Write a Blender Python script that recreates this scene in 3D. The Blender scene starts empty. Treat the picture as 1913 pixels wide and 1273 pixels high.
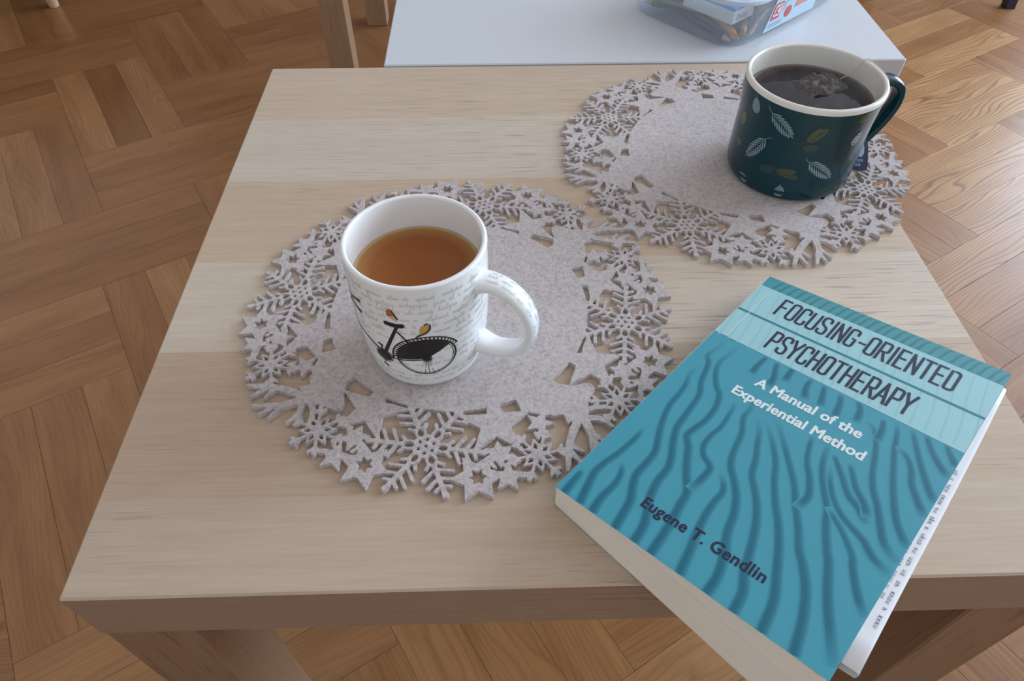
import bpy, math, random, colorsys
import numpy as np
from mathutils import Vector, Matrix

random.seed(7)
scene = bpy.context.scene
col = scene.collection
PI = math.pi

# ------------------------------------------------------------------ camera
cam_d = bpy.data.cameras.new('camera')
cam = bpy.data.objects.new('camera', cam_d)
col.objects.link(cam)
cam_d.sensor_fit = 'HORIZONTAL'
cam_d.sensor_width = 36.0
cam_d.lens = 1299.73 / 1913.0 * 36.0
cam_d.clip_start = 0.02
cam.matrix_world = Matrix((
    (0.99960145, 0.0197022, -0.0202177, 0.227133),
    (-0.02814413, 0.75133229, -0.65932367, -0.140699),
    (0.00220009, 0.6596299, 0.75158735, 0.804405),
    (0, 0, 0, 1)))
scene.camera = cam

# ------------------------------------------------------------------ light
scene.view_settings.view_transform = 'Standard'
scene.view_settings.look = 'None'
scene.view_settings.exposure = 0.0
scene.view_settings.gamma = 1.0
scene.view_settings.use_curve_mapping = False
world = bpy.data.worlds.new('overcast_sky')
scene.world = world
world.use_nodes = True
bg = world.node_tree.nodes['Background']
bg.inputs[0].default_value = (0.70, 0.85, 1.04, 1)
bg.inputs[1].default_value = 12.2
# room extents and window openings
RX0, RX1, RY0, RY1, RZ = -2.3, 4.20, -1.8, 5.2, 3.0
WIN_R = (0.40, 4.40, 0.60, 2.75)      # right wall: y0, y1, z0, z1


def portal(name, loc, rot, sx, sy):
    d = bpy.data.lights.new(name, 'AREA')
    d.shape = 'RECTANGLE'
    d.size, d.size_y = sx, sy
    d.cycles.is_portal = True
    o = bpy.data.objects.new(name, d)
    o.location, o.rotation_euler = loc, rot
    col.objects.link(o)


portal('window_light', (RX1 + 0.01, (WIN_R[0] + WIN_R[1]) / 2, (WIN_R[2] + WIN_R[3]) / 2),
       (0, math.radians(90), 0), WIN_R[3] - WIN_R[2], WIN_R[1] - WIN_R[0])
scene.cycles.use_denoising = True
scene.cycles.max_bounces = 8
scene.cycles.diffuse_bounces = 5
scene.cycles.sample_clamp_indirect = 6.0


# ------------------------------------------------------------------ helpers
def srgb(r, g, b):
    f = lambda c: (c / 255 / 12.92) if c / 255 <= 0.04045 else ((c / 255 + 0.055) / 1.055) ** 2.4
    return (f(r), f(g), f(b), 1.0)


def new_mat(name, color, rough=0.5, spec=0.5, coat=0.0):
    m = bpy.data.materials.new(name)
    m.use_nodes = True
    b = m.node_tree.nodes['Principled BSDF']
    b.inputs['Base Color'].default_value = color
    b.inputs['Roughness'].default_value = rough
    b.inputs['Specular IOR Level'].default_value = spec
    if coat:
        b.inputs['Coat Weight'].default_value = coat
        b.inputs['Coat Roughness'].default_value = 0.06
    return m


class NT:
    def __init__(self, m):
        self.t = m.node_tree
        self.b = self.t.nodes['Principled BSDF']

    def n(self, kind, **kw):
        x = self.t.nodes.new(kind)
        for k, v in kw.items():
            if k in x.inputs.keys():
                x.inputs[k].default_value = v
            else:
                setattr(x, k, v)
        return x

    def l(self, a, b):
        self.t.links.new(a, b)

    def coords(self, kind='Object', scale=(1, 1, 1), rot=(0, 0, 0)):
        tc = self.n('ShaderNodeTexCoord')
        mp = self.n('ShaderNodeMapping')
        mp.inputs['Scale'].default_value = scale
        mp.inputs['Rotation'].default_value = rot
        self.l(tc.outputs[kind], mp.inputs['Vector'])
        return mp.outputs[0]

    def ramp(self, fac, stops, interp='LINEAR'):
        r = self.n('ShaderNodeValToRGB')
        r.color_ramp.interpolation = interp
        e = r.color_ramp.elements
        e[0].position, e[0].color = stops[0]
        e[1].position, e[1].color = stops[-1]
        for p, c in stops[1:-1]:
            q = e.new(p)
            q.color = c
        self.l(fac, r.inputs[0])
        return r.outputs[0]

    def math(self, op, a, b=None, c=None):
        x = self.n('ShaderNodeMath', operation=op)
        for i, v in enumerate((a, b, c)):
            if v is None:
                continue
            if isinstance(v, (int, float)):
                x.inputs[i].default_value = v
            else:
                self.l(v, x.inputs[i])
        return x.outputs[0]

    def mix(self, fac, a, b, mode='MIX'):
        x = self.n('ShaderNodeMix', data_type='RGBA', blend_type=mode)
        for s, v in ((x.inputs[0], fac), (x.inputs[6], a), (x.inputs[7], b)):
            if isinstance(v, (int, float, tuple)):
                s.default_value = v
            else:
                self.l(v, s)
        return x.outputs[2]

    def bump(self, h, strength=0.2, dist=0.001):
        x = self.n('ShaderNodeBump')
        x.inputs['Strength'].default_value = strength
        x.inputs['Distance'].default_value = dist
        self.l(h, x.inputs['Height'])
        self.l(x.outputs[0], self.b.inputs['Normal'])


def gray(v):
    return (v, v, v, 1)


def world_loc(o):
    p = Vector((0, 0, 0))
    while o is not None:
        p += o.location
        o = o.parent
    return p


def mesh(name, verts, faces, m, parent=None, smooth=False, mats=None, fmat=None, kind=None):
    """verts in world metres; the object's origin is the centre of its base"""
    v = np.array(verts, float)
    off = Vector(((v[:, 0].min() + v[:, 0].max()) / 2, (v[:, 1].min() + v[:, 1].max()) / 2, v[:, 2].min()))
    me = bpy.data.meshes.new(name)
    me.from_pydata([tuple(p) for p in (v - np.array(off))], [], [tuple(map(int, f)) for f in faces])
    me.materials.append(m)
    for q in (mats or []):
        me.materials.append(q)
    if fmat is not None:
        me.polygons.foreach_set('material_index', fmat)
    if smooth:
        me.polygons.foreach_set('use_smooth', [True] * len(me.polygons))
    me.update()
    o = bpy.data.objects.new(name, me)
    col.objects.link(o)
    if parent is not None:
        o.parent = parent
        off = off - world_loc(parent)
    o.location = off
    if kind:
        o['kind'] = kind
    return o


def thing(name, label, cat, loc, group=None):
    o = bpy.data.objects.new(name, None)
    o.empty_display_size = 0.05
    col.objects.link(o)
    o.location = loc
    o['label'], o['category'] = label, cat
    if group:
        o['group'] = group
    return o


def tag(o, label, cat, group=None):
    o['label'], o['category'] = label, cat
    if group:
        o['group'] = group
    return o


def box_vf(x0, x1, y0, y1, z0, z1, b=0.001):
    """box with chamfered edges"""
    V, F = [], []
    xs, ys, zs = (x0, x1), (y0, y1), (z0, z1)
    idx = {}
    for i in (0, 1):
        for j in (0, 1):
            for k in (0, 1):
                sx, sy, sz = (1 - 2 * i), (1 - 2 * j), (1 - 2 * k)
                for a in range(3):
                    p = [xs[i] + sx * b, ys[j] + sy * b, zs[k] + sz * b]
                    p[a] = (xs[i], ys[j], zs[k])[a]
                    idx[(i, j, k, a)] = len(V)
                    V.append(p)
    c = lambda i, j, k, a: idx[(i, j, k, a)]
    F += [(c(0, 0, 0, 0), c(0, 0, 1, 0), c(0, 1, 1, 0), c(0, 1, 0, 0)), (c(1, 0, 0, 0), c(1, 1, 0, 0), c(1, 1, 1, 0), c(1, 0, 1, 0)),
          (c(0, 0, 0, 1), c(1, 0, 0, 1), c(1, 0, 1, 1), c(0, 0, 1, 1)), (c(0, 1, 0, 1), c(0, 1, 1, 1), c(1, 1, 1, 1), c(1, 1, 0, 1)),
          (c(0, 0, 0, 2), c(0, 1, 0, 2), c(1, 1, 0, 2), c(1, 0, 0, 2)), (c(0, 0, 1, 2), c(1, 0, 1, 2), c(1, 1, 1, 2), c(0, 1, 1, 2))]
    for i in (0, 1):
        for j in (0, 1):
            F.append((c(i, j, 0, 0), c(i, j, 1, 0), c(i, j, 1, 1), c(i, j, 0, 1)))
            F.append((c(i, 0, j, 0), c(i, 1, j, 0), c(i, 1, j, 2), c(i, 0, j, 2)))
            F.append((c(0, i, j, 1), c(1, i, j, 1), c(1, i, j, 2), c(0, i, j, 2)))
            for k in (0, 1):
                F.append((c(i, j, k, 0), c(i, j, k, 1), c(i, j, k, 2)))
    return V, F


def box(name, x0, x1, y0, y1, z0, z1, m, parent=None, b=0.001, kind=None):
    V, F = box_vf(x0, x1, y0, y1, z0, z1, b)
    o = mesh(name, V, F, m, parent, kind=kind)
    fix_normals(o)
    return o


def fix_normals(o):
    import bmesh
    bm = bmesh.new()
    bm.from_mesh(o.data)
    bmesh.ops.recalc_face_normals(bm, faces=bm.faces)
    bm.to_mesh(o.data)
    bm.free()


def lathe_vf(prof, c, n=96, z0=0.0):
    """profile [(r, z)...] turned about the vertical axis at c"""
    V, F = [], []
    for r, z in prof:
        for i in range(n):
            a = 2 * PI * i / n
            V.append((c[0] + r * math.cos(a), c[1] + r * math.sin(a), z0 + z))
    for j in range(len(prof) - 1):
        for i in range(n):
            k = (i + 1) % n
            F.append((j * n + i, j * n + k, (j + 1) * n + k, (j + 1) * n + i))
    return V, F


def smooth_path(pts, per=8):
    """Catmull-Rom through the points"""
    P = [Vector(p) for p in pts]
    P = [2 * P[0] - P[1]] + P + [2 * P[-1] - P[-2]]
    out = []
    for i in range(1, len(P) - 2):
        for s in range(per):
            t = s / per
            a, b, c, d = P[i - 1], P[i], P[i + 1], P[i + 2]
            out.append(0.5 * ((2 * b) + (c - a) * t + (2 * a - 5 * b + 4 * c - d) * t * t + (3 * b - a - 3 * c + d) * t ** 3))
    out.append(P[-2])
    return out


def ribbon2d(pts, widths, per=5):
    """flat strip along 2D points; returns (verts2d, quads)"""
    P = smooth_path([(p[0], p[1], 0) for p in pts], per) if len(pts) > 2 else [Vector((p[0], p[1], 0)) for p in pts]
    n = len(P)
    V, F = [], []
    for i, p in enumerate(P):
        t = (P[min(i + 1, n - 1)] - P[max(i - 1, 0)])
        t = t.normalized() if t.length > 1e-9 else Vector((1, 0, 0))
        nn = Vector((-t.y, t.x, 0))
        f = i / max(n - 1, 1) * (len(widths) - 1)
        k = min(int(f), len(widths) - 2) if len(widths) > 1 else 0
        w = widths[k] + (widths[min(k + 1, len(widths) - 1)] - widths[k]) * (f - k)
        V += [p + nn * w / 2, p - nn * w / 2]
        if i:
            F.append((2 * i - 2, 2 * i - 1, 2 * i + 1, 2 * i))
    return [(v.x, v.y) for v in V], F


class Flat:
    """collects flat 2D shapes (mm) and maps them onto a surface"""
    def __init__(self):
        self.V, self.F, self.K, self.k = [], [], [], 0

    def add(self, V, F):
        o = len(self.V)
        self.k += 1
        self.K += [self.k] * len(V)
        self.V += list(V)
        self.F += [tuple(i + o for i in f) for f in F]

    def rib(self, pts, w, per=5):
        self.add(*ribbon2d(pts, w if isinstance(w, (list, tuple)) else [w], per))

    def poly(self, pts):
        cx, cy = sum(p[0] for p in pts) / len(pts), sum(p[1] for p in pts) / len(pts)
        n = len(pts)
        big = max(math.hypot(p[0] - cx, p[1] - cy) for p in pts)
        m = 1 if big < 2.0 else min(6, int(big / 1.2) + 1)
        V, F = [(cx, cy)], [(0, 1 + i, 1 + (i + 1) % n) for i in range(n)]
        for k in range(1, m + 1):
            V += [(cx + (p[0] - cx) * k / m, cy + (p[1] - cy) * k / m) for p in pts]
            if k > 1:
                a, b = 1 + (k - 2) * n, 1 + (k - 1) * n
                F += [(a + i, b + i, b + (i + 1) % n, a + (i + 1) % n) for i in range(n)]
        self.add(V, F)

    def ell(self, c, rx, ry, ang=0, n=20):
        ca, sa = math.cos(math.radians(ang)), math.sin(math.radians(ang))
        self.poly([(c[0] + rx * math.cos(t) * ca - ry * math.sin(t) * sa, c[1] + rx * math.cos(t) * sa + ry * math.sin(t) * ca)
                   for t in [2 * PI * i / n for i in range(n)]])

    def ring(self, c, rx, ry, w, n=40, a0=0, a1=360):
        self.rib([(c[0] + rx * math.cos(math.radians(a0 + (a1 - a0) * i / n)), c[1] + ry * math.sin(math.radians(a0 + (a1 - a0) * i / n))) for i in range(n + 1)], w, 1)

    def build(self, name, f, m, parent):
        step = min(1.0, 60.0 / max(self.k, 1)) * 1e-6
        return mesh(name, [f(x, y, k * step) for (x, y), k in zip(self.V, self.K)], self.F, m, parent)


# ------------------------------------------------------------------ materials
def wood_top_mat(name, axis, tint=(1, 1, 1), bands=True):
    """pale limed oak foil: long soft grain, short dark pores, broad plank bands"""
    m = new_mat(name, gray(0.5), 0.42, 0.35)
    t = NT(m)
    sw = {'x': (0, 0, 0), 'z': (0, math.radians(90), 0)}[axis]
    tc = t.n('ShaderNodeTexCoord')
    rt = t.n('ShaderNodeMapping')
    rt.inputs['Rotation'].default_value = sw
    t.l(tc.outputs['Object'], rt.inputs['Vector'])

    def noise(scale, sc, det=3.0, rough=0.5):
        mp = t.n('ShaderNodeMapping')
        mp.inputs['Scale'].default_value = scale
        t.l(rt.outputs[0], mp.inputs['Vector'])
        x = t.n('ShaderNodeTexNoise')
        x.inputs['Scale'].default_value = sc
        x.inputs['Detail'].default_value = det
        x.inputs['Roughness'].default_value = rough
        t.l(mp.outputs[0], x.inputs['Vector'])
        return x.outputs['Fac']
    soft = noise((2.2, 42, 42), 4.0, 4)
    fine = noise((18, 300, 300), 1.6, 2)
    pores = noise((22, 620, 620), 1.0, 1)
    patch = noise((3.0, 5.0, 5.0), 1.3, 2)
    c = t.ramp(soft, [(0.3, srgb(203, 189, 173)), (0.5, srgb(208, 195, 180)), (0.7, srgb(211, 199, 185))])
    c = t.mix(t.ramp(fine, [(0.35, gray(0.0)), (0.65, gray(0.30))]), c, srgb(188, 170, 150))
    pm = t.math('MULTIPLY', t.ramp(pores, [(0.60, gray(0)), (0.68, gray(1))]), t.ramp(patch, [(0.42, gray(0.0)), (0.62, gray(0.45))]))
    c = t.mix(pm, c, srgb(124, 108, 94))
    if bands:
        sep = t.n('ShaderNodeSeparateXYZ')
        t.l(tc.outputs['Object'], sep.inputs[0])
        yy = t.math('ADD', t.math('MULTIPLY', sep.outputs[1], 1 / 0.55), 0.5)
        bnd = t.ramp(yy, [(0.0, srgb(243, 232, 222)), (0.10, srgb(238, 224, 210)), (0.30, srgb(255, 250, 244)), (0.46, srgb(246, 233, 219)), (0.643, srgb(253, 250, 247)), (0.82, srgb(250, 240, 230))], 'CONSTANT')
        c = t.mix(1.0, c, bnd, 'MULTIPLY')
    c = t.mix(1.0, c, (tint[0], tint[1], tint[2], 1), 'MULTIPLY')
    t.l(c, t.b.inputs['Base Color'])
    t.bump(fine, 0.06, 0.0004)
    return m


def plank_mat():
    """oak parquet block: tone from the object's colour, grain along local x"""
    m = new_mat('oak_parquet', gray(0.3), 0.28, 0.36)
    t = NT(m)
    oi = t.n('ShaderNodeObjectInfo')
    geo = t.n('ShaderNodeNewGeometry')
    tc = t.n('ShaderNodeTexCoord')
    sc = t.n('ShaderNodeSeparateColor')
    t.l(oi.outputs['Color'], sc.inputs[0])
    rnd = t.math('ADD', oi.outputs['Random'], geo.outputs['Random Per Island'])
    off = t.n('ShaderNodeCombineXYZ')
    t.l(t.math('MULTIPLY', rnd, 37.0), off.inputs[0])
    t.l(t.math('MULTIPLY', rnd, 91.0), off.inputs[1])
    t.l(t.math('MULTIPLY', rnd, 13.0), off.inputs[2])
    add = t.n('ShaderNodeVectorMath', operation='ADD')
    t.l(tc.outputs['Object'], add.inputs[0])
    t.l(off.outputs[0], add.inputs[1])

    def mapped(scale):
        mp = t.n('ShaderNodeMapping')
        mp.inputs['Scale'].default_value = scale
        t.l(add.outputs[0], mp.inputs['Vector'])
        return mp.outputs[0]
    low = t.n('ShaderNodeTexNoise')
    low.inputs['Scale'].default_value = 1.0
    low.inputs['Detail'].default_value = 1.2
    t.l(mapped((3.2, 15, 15)), low.inputs['Vector'])
    sy = t.n('ShaderNodeSeparateXYZ')
    t.l(add.outputs[0], sy.inputs[0])
    ring = t.math('ADD', t.math('MULTIPLY', sy.outputs[1], 120.0), t.math('MULTIPLY', low.outputs['Fac'], 12.0))
    ring = t.math('FRACT', ring)
    n1 = t.n('ShaderNodeTexNoise')
    n1.inputs['Scale'].default_value = 1.0
    n1.inputs['Detail'].default_value = 3
    t.l(mapped((18, 420, 420)), n1.inputs['Vector'])
    n2 = t.n('ShaderNodeTexNoise')
    n2.inputs['Scale'].default_value = 1.0
    n2.inputs['Detail'].default_value = 2
    t.l(mapped((5, 34, 34)), n2.inputs['Vector'])
    base = t.ramp(sc.outputs[0], [(0.0, srgb(126, 84, 48)), (0.35, srgb(152, 107, 68)), (0.7, srgb(172, 127, 84)), (1.0, srgb(190, 150, 104))])
    c = t.mix(t.math('MULTIPLY', t.ramp(n2.outputs['Fac'], [(0.35, gray(0)), (0.7, gray(0.55))]), 1.0), base, t.mix(1.0, base, srgb(205, 188, 170), 'MULTIPLY'))
    grain = t.math('MULTIPLY', t.ramp(ring, [(0.0, gray(0)), (0.55, gray(0.12)), (0.86, gray(0.85)), (1.0, gray(0))]), sc.outputs[1])
    c = t.mix(grain, c, t.mix(1.0, base, srgb(150, 128, 104), 'MULTIPLY'))
    c = t.mix(t.math('MULTIPLY', t.ramp(n1.outputs['Fac'], [(0.5, gray(0)), (0.72, gray(0.4))]), 0.55), c, t.mix(1.0, base, srgb(150, 130, 108), 'MULTIPLY'))
    t.l(c, t.b.inputs['Base Color'])
    t.bump(n1.outputs['Fac'], 0.05, 0.0004)
    return m


def felt_mat():
    m = new_mat('grey_felt', gray(0.4), 0.95, 0.1)
    t = NT(m)
    v = t.coords('Object', (1, 1, 1))
    a = t.n('ShaderNodeTexNoise', Scale=420.0, Detail=5.0, Roughness=0.75)
    b = t.n('ShaderNodeTexNoise', Scale=150.0, Detail=4.0, Roughness=0.7)
    t.l(v, a.inputs['Vector'])
    t.l(v, b.inputs['Vector'])
    c = t.ramp(a.outputs['Fac'], [(0.28, srgb(150, 141, 138)), (0.5, srgb(194, 184, 181)), (0.72, srgb(212, 203, 199))])
    c = t.mix(t.ramp(b.outputs['Fac'], [(0.34, gray(0.45)), (0.46, gray(0))]), c, srgb(158, 150, 150))
    t.l(c, t.b.inputs['Base Color'])
    t.b.inputs['Sheen Weight'].default_value = 0.15
    t.bump(a.outputs['Fac'], 0.35, 0.0006)
    return m


M_OAK = wood_top_mat('limed_oak_foil', 'x', (0.97, 0.97, 0.965))
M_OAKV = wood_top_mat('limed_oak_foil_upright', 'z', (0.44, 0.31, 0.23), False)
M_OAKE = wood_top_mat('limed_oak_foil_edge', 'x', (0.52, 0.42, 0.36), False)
M_WHITE = new_mat('white_lacquer', srgb(212, 216, 220), 0.22, 0.4)
M_PLANK = plank_mat()
M_FELT = felt_mat()
M_CERAMIC = new_mat('white_porcelain', srgb(244, 244, 242), 0.12, 0.5)
M_CREAM = new_mat('cream_glaze', srgb(236, 232, 222), 0.16, 0.5)
M_GREEN = new_mat('dark_green_glaze', srgb(6, 56, 66), 0.18, 0.40)
M_BLACK = new_mat('black_ink', srgb(30, 27, 30), 0.3, 0.4)
M_GREYINK = new_mat('grey_ink', srgb(84, 80, 80), 0.3, 0.4)
M_SCRIPT = new_mat('pale_grey_ink', srgb(206, 205, 203), 0.2, 0.4)
M_TEAL = new_mat('teal_cover', srgb(68, 156, 174), 0.33, 0.45)
M_TEALD = new_mat('dark_teal_ink', srgb(20, 124, 146), 0.33, 0.45)
M_PANEL = new_mat('pale_aqua_ink', srgb(160, 208, 212), 0.33, 0.45)
M_STRIP = new_mat('sea_green_ink', srgb(74, 150, 158), 0.33, 0.45)
M_STRIPD = new_mat('dark_sea_green_ink', srgb(44, 128, 138), 0.33, 0.45)
M_PANELW = new_mat('aqua_shade_ink', srgb(150, 199, 204), 0.33, 0.45)
M_NAVY = new_mat('navy_ink', srgb(28, 34, 62), 0.33, 0.45)
M_TEXTW = new_mat('white_ink', srgb(232, 240, 238), 0.35, 0.45)
M_PAPER = new_mat('white_paper', srgb(236, 238, 240), 0.7, 0.2)
M_WALL = new_mat('wall_paint', srgb(240, 236, 230), 0.85, 0.2)
M_WALLT = new_mat('tan_wall_paint', srgb(224, 214, 204), 0.85, 0.2)
M_WALLB = new_mat('brown_wall_paint', srgb(132, 114, 100), 0.85, 0.2)
M_SOFA = new_mat('dark_brown_fabric', srgb(52, 38, 34), 0.9, 0.2)
M_PEG = new_mat('pale_beech', srgb(206, 176, 140), 0.4, 0.4)
M_DARKLEG = new_mat('dark_navy_lacquer', srgb(40, 42, 62), 0.35, 0.4)

# ------------------------------------------------------------------ the room
room_floor = box('floor', RX0, RX1, RY0, RY1, -0.06, -0.0135, new_mat('dark_joint', srgb(84, 56, 34), 0.8), b=0.0005, kind='structure')

# parquet: blocks of three strips laid as a herringbone
ANG = math.radians(30.6)
EU = (math.cos(ANG), math.sin(ANG))
EV = (-math.sin(ANG), math.cos(ANG))
U0, V0, PA, PB = 0.03447, 1.22846, 0.20370, 0.36642
PW = PA / 3
JOINT = 0.0004


def uv2xy(u, v):
    return (u * EU[0] + v * EV[0], u * EU[1] + v * EV[1])


CR = cam.matrix_world.to_3x3()
CL = cam.matrix_world.translation


def frame_pos(x, y, z=0.0):
    d = CR.transposed() @ (Vector((x, y, z)) - CL)
    if d.z > -0.02:
        return None
    return (1913 / 2 + 1299.73 * d.x / -d.z, 1273 / 2 + 1299.73 * d.y / d.z)


strips = []
for k in range(-45, 46):
    for j in range(-16, 17):
        u, v = U0 + k * PA + j * PB, V0 + k * PA - j * PB
        for s in range(3):
            strips.append((u + (s + 0.5) * PW, v + PB / 2, 'v'))
            strips.append((u + PA + PB / 2, v + (s + 0.5) * PW, 'u'))
inside = []
for u, v, d in strips:
    x, y = uv2xy(u, v)
    if RX0 + 0.17 < x < RX1 - 0.17 and RY0 + 0.17 < y < RY1 - 0.17:
        best = 1e9
        for f in (-0.5, -0.25, 0, 0.25, 0.5):
            q = uv2xy(u + (f * PB if d == 'u' else 0), v + (f * PB if d == 'v' else 0))
            p = frame_pos(*q)
            if p:
                best = min(best, max(-p[0], p[0] - 1913, -p[1], p[1] - 1273, 0))
        inside.append((best, u, v, d, x, y))
inside.sort()


def plank_vf(L, W, H=0.0135, b=0.0002):
    return box_vf(-L / 2, L / 2, -W / 2, W / 2, -H, 0, b)


PV, PF = plank_vf(PB - JOINT, PW - JOINT)
pm = bpy.data.meshes.new('plank')
pm.from_pydata(PV, [], PF)
pm.materials.append(M_PLANK)
_t = bpy.data.objects.new('t', pm)
fix_normals(_t)
bpy.data.objects.remove(_t)
rng = random.Random(5)
KNOWN = {}   # measured tones of the strips that stand out: (u, v, dir) -> tone, grain
for u, v, d, tone, gr in ((0.071, 1.415, 'v', 0.62, 0.3), (0.139, 1.415, 'v', 0.18, 0.2), (0.208, 1.415, 'v', 0.55, 0.35),
                          (1.72, 0.635, 'u', 0.75, 0.8), (1.92, 0.70, 'u', 0.75, 0.5), (1.92, 0.635, 'u', 0.40, 0.4), (1.92, 0.57, 'u', 0.8, 0.7),
                          (1.73, 0.50, 'u', 0.78, 0.95), (1.73, 0.43, 'u', 0.9, 0.9), (1.73, 0.364, 'u', 0.92, 1.0),
                          (1.53, 0.30, 'u', 0.85, 0.95), (1.53, 0.228, 'u', 0.8, 0.9), (1.53, 0.16, 'u', 0.75, 0.9),
                          (1.33, 0.09, 'u', 0.75, 0.9), (1.33, 0.025, 'u', 0.6, 0.6), (1.13, -0.11, 'u', 0.4, 0.3),
                          (0.188, -0.15, 'v', 0.6, 0.8), (0.256, -0.15, 'v', 0.7, 0.9), (0.324, -0.15, 'v', 0.85, 1.0)):
    KNOWN[(round(u, 3), round(v, 3), d)] = (tone, gr)


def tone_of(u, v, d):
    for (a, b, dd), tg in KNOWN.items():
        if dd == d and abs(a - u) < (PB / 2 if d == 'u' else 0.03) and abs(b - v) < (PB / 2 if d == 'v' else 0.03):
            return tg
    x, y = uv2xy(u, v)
    base = 0.50 - 0.14 * max(0, min(1, (x - 0.2) / 1.0)) - 0.22 * max(0, min(1, (y - 1.0) / 0.5)) * (x < 0.3) + (0.18 if -0.3 < x < 0.6 and y < 0.5 else 0)  # light level painted into tone: darker right and far left, brighter under table
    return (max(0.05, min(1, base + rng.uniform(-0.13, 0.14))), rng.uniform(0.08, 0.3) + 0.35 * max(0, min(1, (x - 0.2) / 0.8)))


restV, restF = [], []
n_pl = 0
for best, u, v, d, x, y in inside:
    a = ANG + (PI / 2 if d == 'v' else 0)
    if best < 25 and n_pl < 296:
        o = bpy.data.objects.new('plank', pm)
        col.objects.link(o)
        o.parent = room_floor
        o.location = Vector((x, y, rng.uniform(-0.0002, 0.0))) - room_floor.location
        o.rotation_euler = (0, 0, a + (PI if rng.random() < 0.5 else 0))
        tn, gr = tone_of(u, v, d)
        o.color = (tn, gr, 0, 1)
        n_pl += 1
    else:
        ca, sa = math.cos(a), math.sin(a)
        b0 = len(restV)
        hl, hw = (PB - JOINT) / 2, (PW - JOINT) / 2
        for zz in (-0.0135, 0):
            for sx, sy in ((-hl, -hw), (hl, -hw), (hl, hw), (-hl, hw)):
                restV.append((x + sx * ca - sy * sa, y + sx * sa + sy * ca, zz))
        restF += [tuple(b0 + i for i in f) for f in ((4, 5, 6, 7), (0, 1, 5, 4), (1, 2, 6, 5), (2, 3, 7, 6), (3, 0, 4, 7))]
rest = mesh('parquet', restV, restF, M_PLANK, room_floor, kind='stuff')
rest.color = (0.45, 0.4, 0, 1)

T = 0.12
box('ceiling', RX0 - T, RX1 + T, RY0 - T, RY1 + T, RZ, RZ + T, new_mat('ceiling_paint', srgb(248, 247, 245), 0.9, 0.1), kind='structure')
box('wall_left', RX0 - T, RX0, RY0, RY1, -0.06, RZ, M_WALLT, kind='structure')
box('wall_front', RX0 - T, RX1 + T, RY0 - T, RY0, -0.06, RZ, M_WALL, kind='structure')


def wall_with_hole(name, axis, p0, p1, a0, a1, hole, m):
    """wall slab between p0 and p1 along its thickness, running a0..a1, with one opening"""
    h0, h1, z0, z1 = hole
    V, F = [], []
    for (s0, s1, q0, q1) in ((a0, h0, -0.06, RZ), (h1, a1, -0.06, RZ), (h0, h1, -0.06, z0), (h0, h1, z1, RZ)):
        v, f = box_vf(p0, p1, s0, s1, q0, q1, 0.0002) if axis == 'x' else box_vf(s0, s1, p0, p1, q0, q1, 0.0002)
        F += [tuple(i + len(V) for i in g) for g in f]
        V += v
    o = mesh(name, V, F, m, kind='structure')
    fix_normals(o)
    return o


wall_with_hole('wall_right', 'x', RX1, RX1 + T, RY0, RY1, WIN_R, M_WALL)
box('wall_back', RX0 - T, RX1 + T, RY1, RY1 + T, -0.06, RZ, M_WALLB, kind='structure')


def window(name, axis, p, hole):
    h0, h1, z0, z1 = hole
    w = 0.055
    root = None
    bars = [(h0, h0 + w, z0, z1), (h1 - w, h1, z0, z1), (h0, h1, z0, z0 + w), (h0, h1, z1 - w, z1), ((h0 + h1) / 2 - w / 2, (h0 + h1) / 2 + w / 2, z0, z1)]
    V, F = [], []
    for s0, s1, q0, q1 in bars:
        v, f = box_vf(p, p + 0.05, s0, s1, q0, q1, 0.002) if axis == 'x' else box_vf(s0, s1, p, p + 0.05, q0, q1, 0.002)
        F += [tuple(i + len(V) for i in g) for g in f]
        V += v
    o = mesh(name, V, F, new_mat('window_white', srgb(235, 235, 232), 0.4), kind='structure')
    fix_normals(o)


window('window_1', 'x', RX1 + 0.05, WIN_R)
M_SKIRT = new_mat('skirting_oak', srgb(160, 118, 76), 0.4)
box('baseboard_left', RX0, RX0 + 0.018, RY0, RY1, -0.0135, 0.07, M_SKIRT, b=0.003, kind='structure')
box('baseboard_right', RX1 - 0.018, RX1, RY0, RY1, -0.0135, 0.07, M_SKIRT, b=0.003, kind='structure')
box('baseboard_back', RX0, RX1, RY1 - 0.018, RY1, -0.0135, 0.07, M_SKIRT, b=0.003, kind='structure')


# ------------------------------------------------------------------ tables
def low_table(name, label, x, y, m_top, m_leg, S=0.55, H=0.45, D=0.55, group=None, m_edge=None):
    r = thing(name, label, 'table', (x + S / 2, y + D / 2, 0), group)
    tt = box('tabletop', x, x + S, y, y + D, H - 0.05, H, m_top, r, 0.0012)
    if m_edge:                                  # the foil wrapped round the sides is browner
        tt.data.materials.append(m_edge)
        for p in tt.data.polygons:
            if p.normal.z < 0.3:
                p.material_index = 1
    for i in (0, 1):
        for j in (0, 1):
            lx, ly = (x + 0.001, x + S - 0.051)[i], (y + 0.001, y + D - 0.051)[j]
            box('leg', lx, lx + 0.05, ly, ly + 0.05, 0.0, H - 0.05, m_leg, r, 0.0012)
    return r


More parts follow.
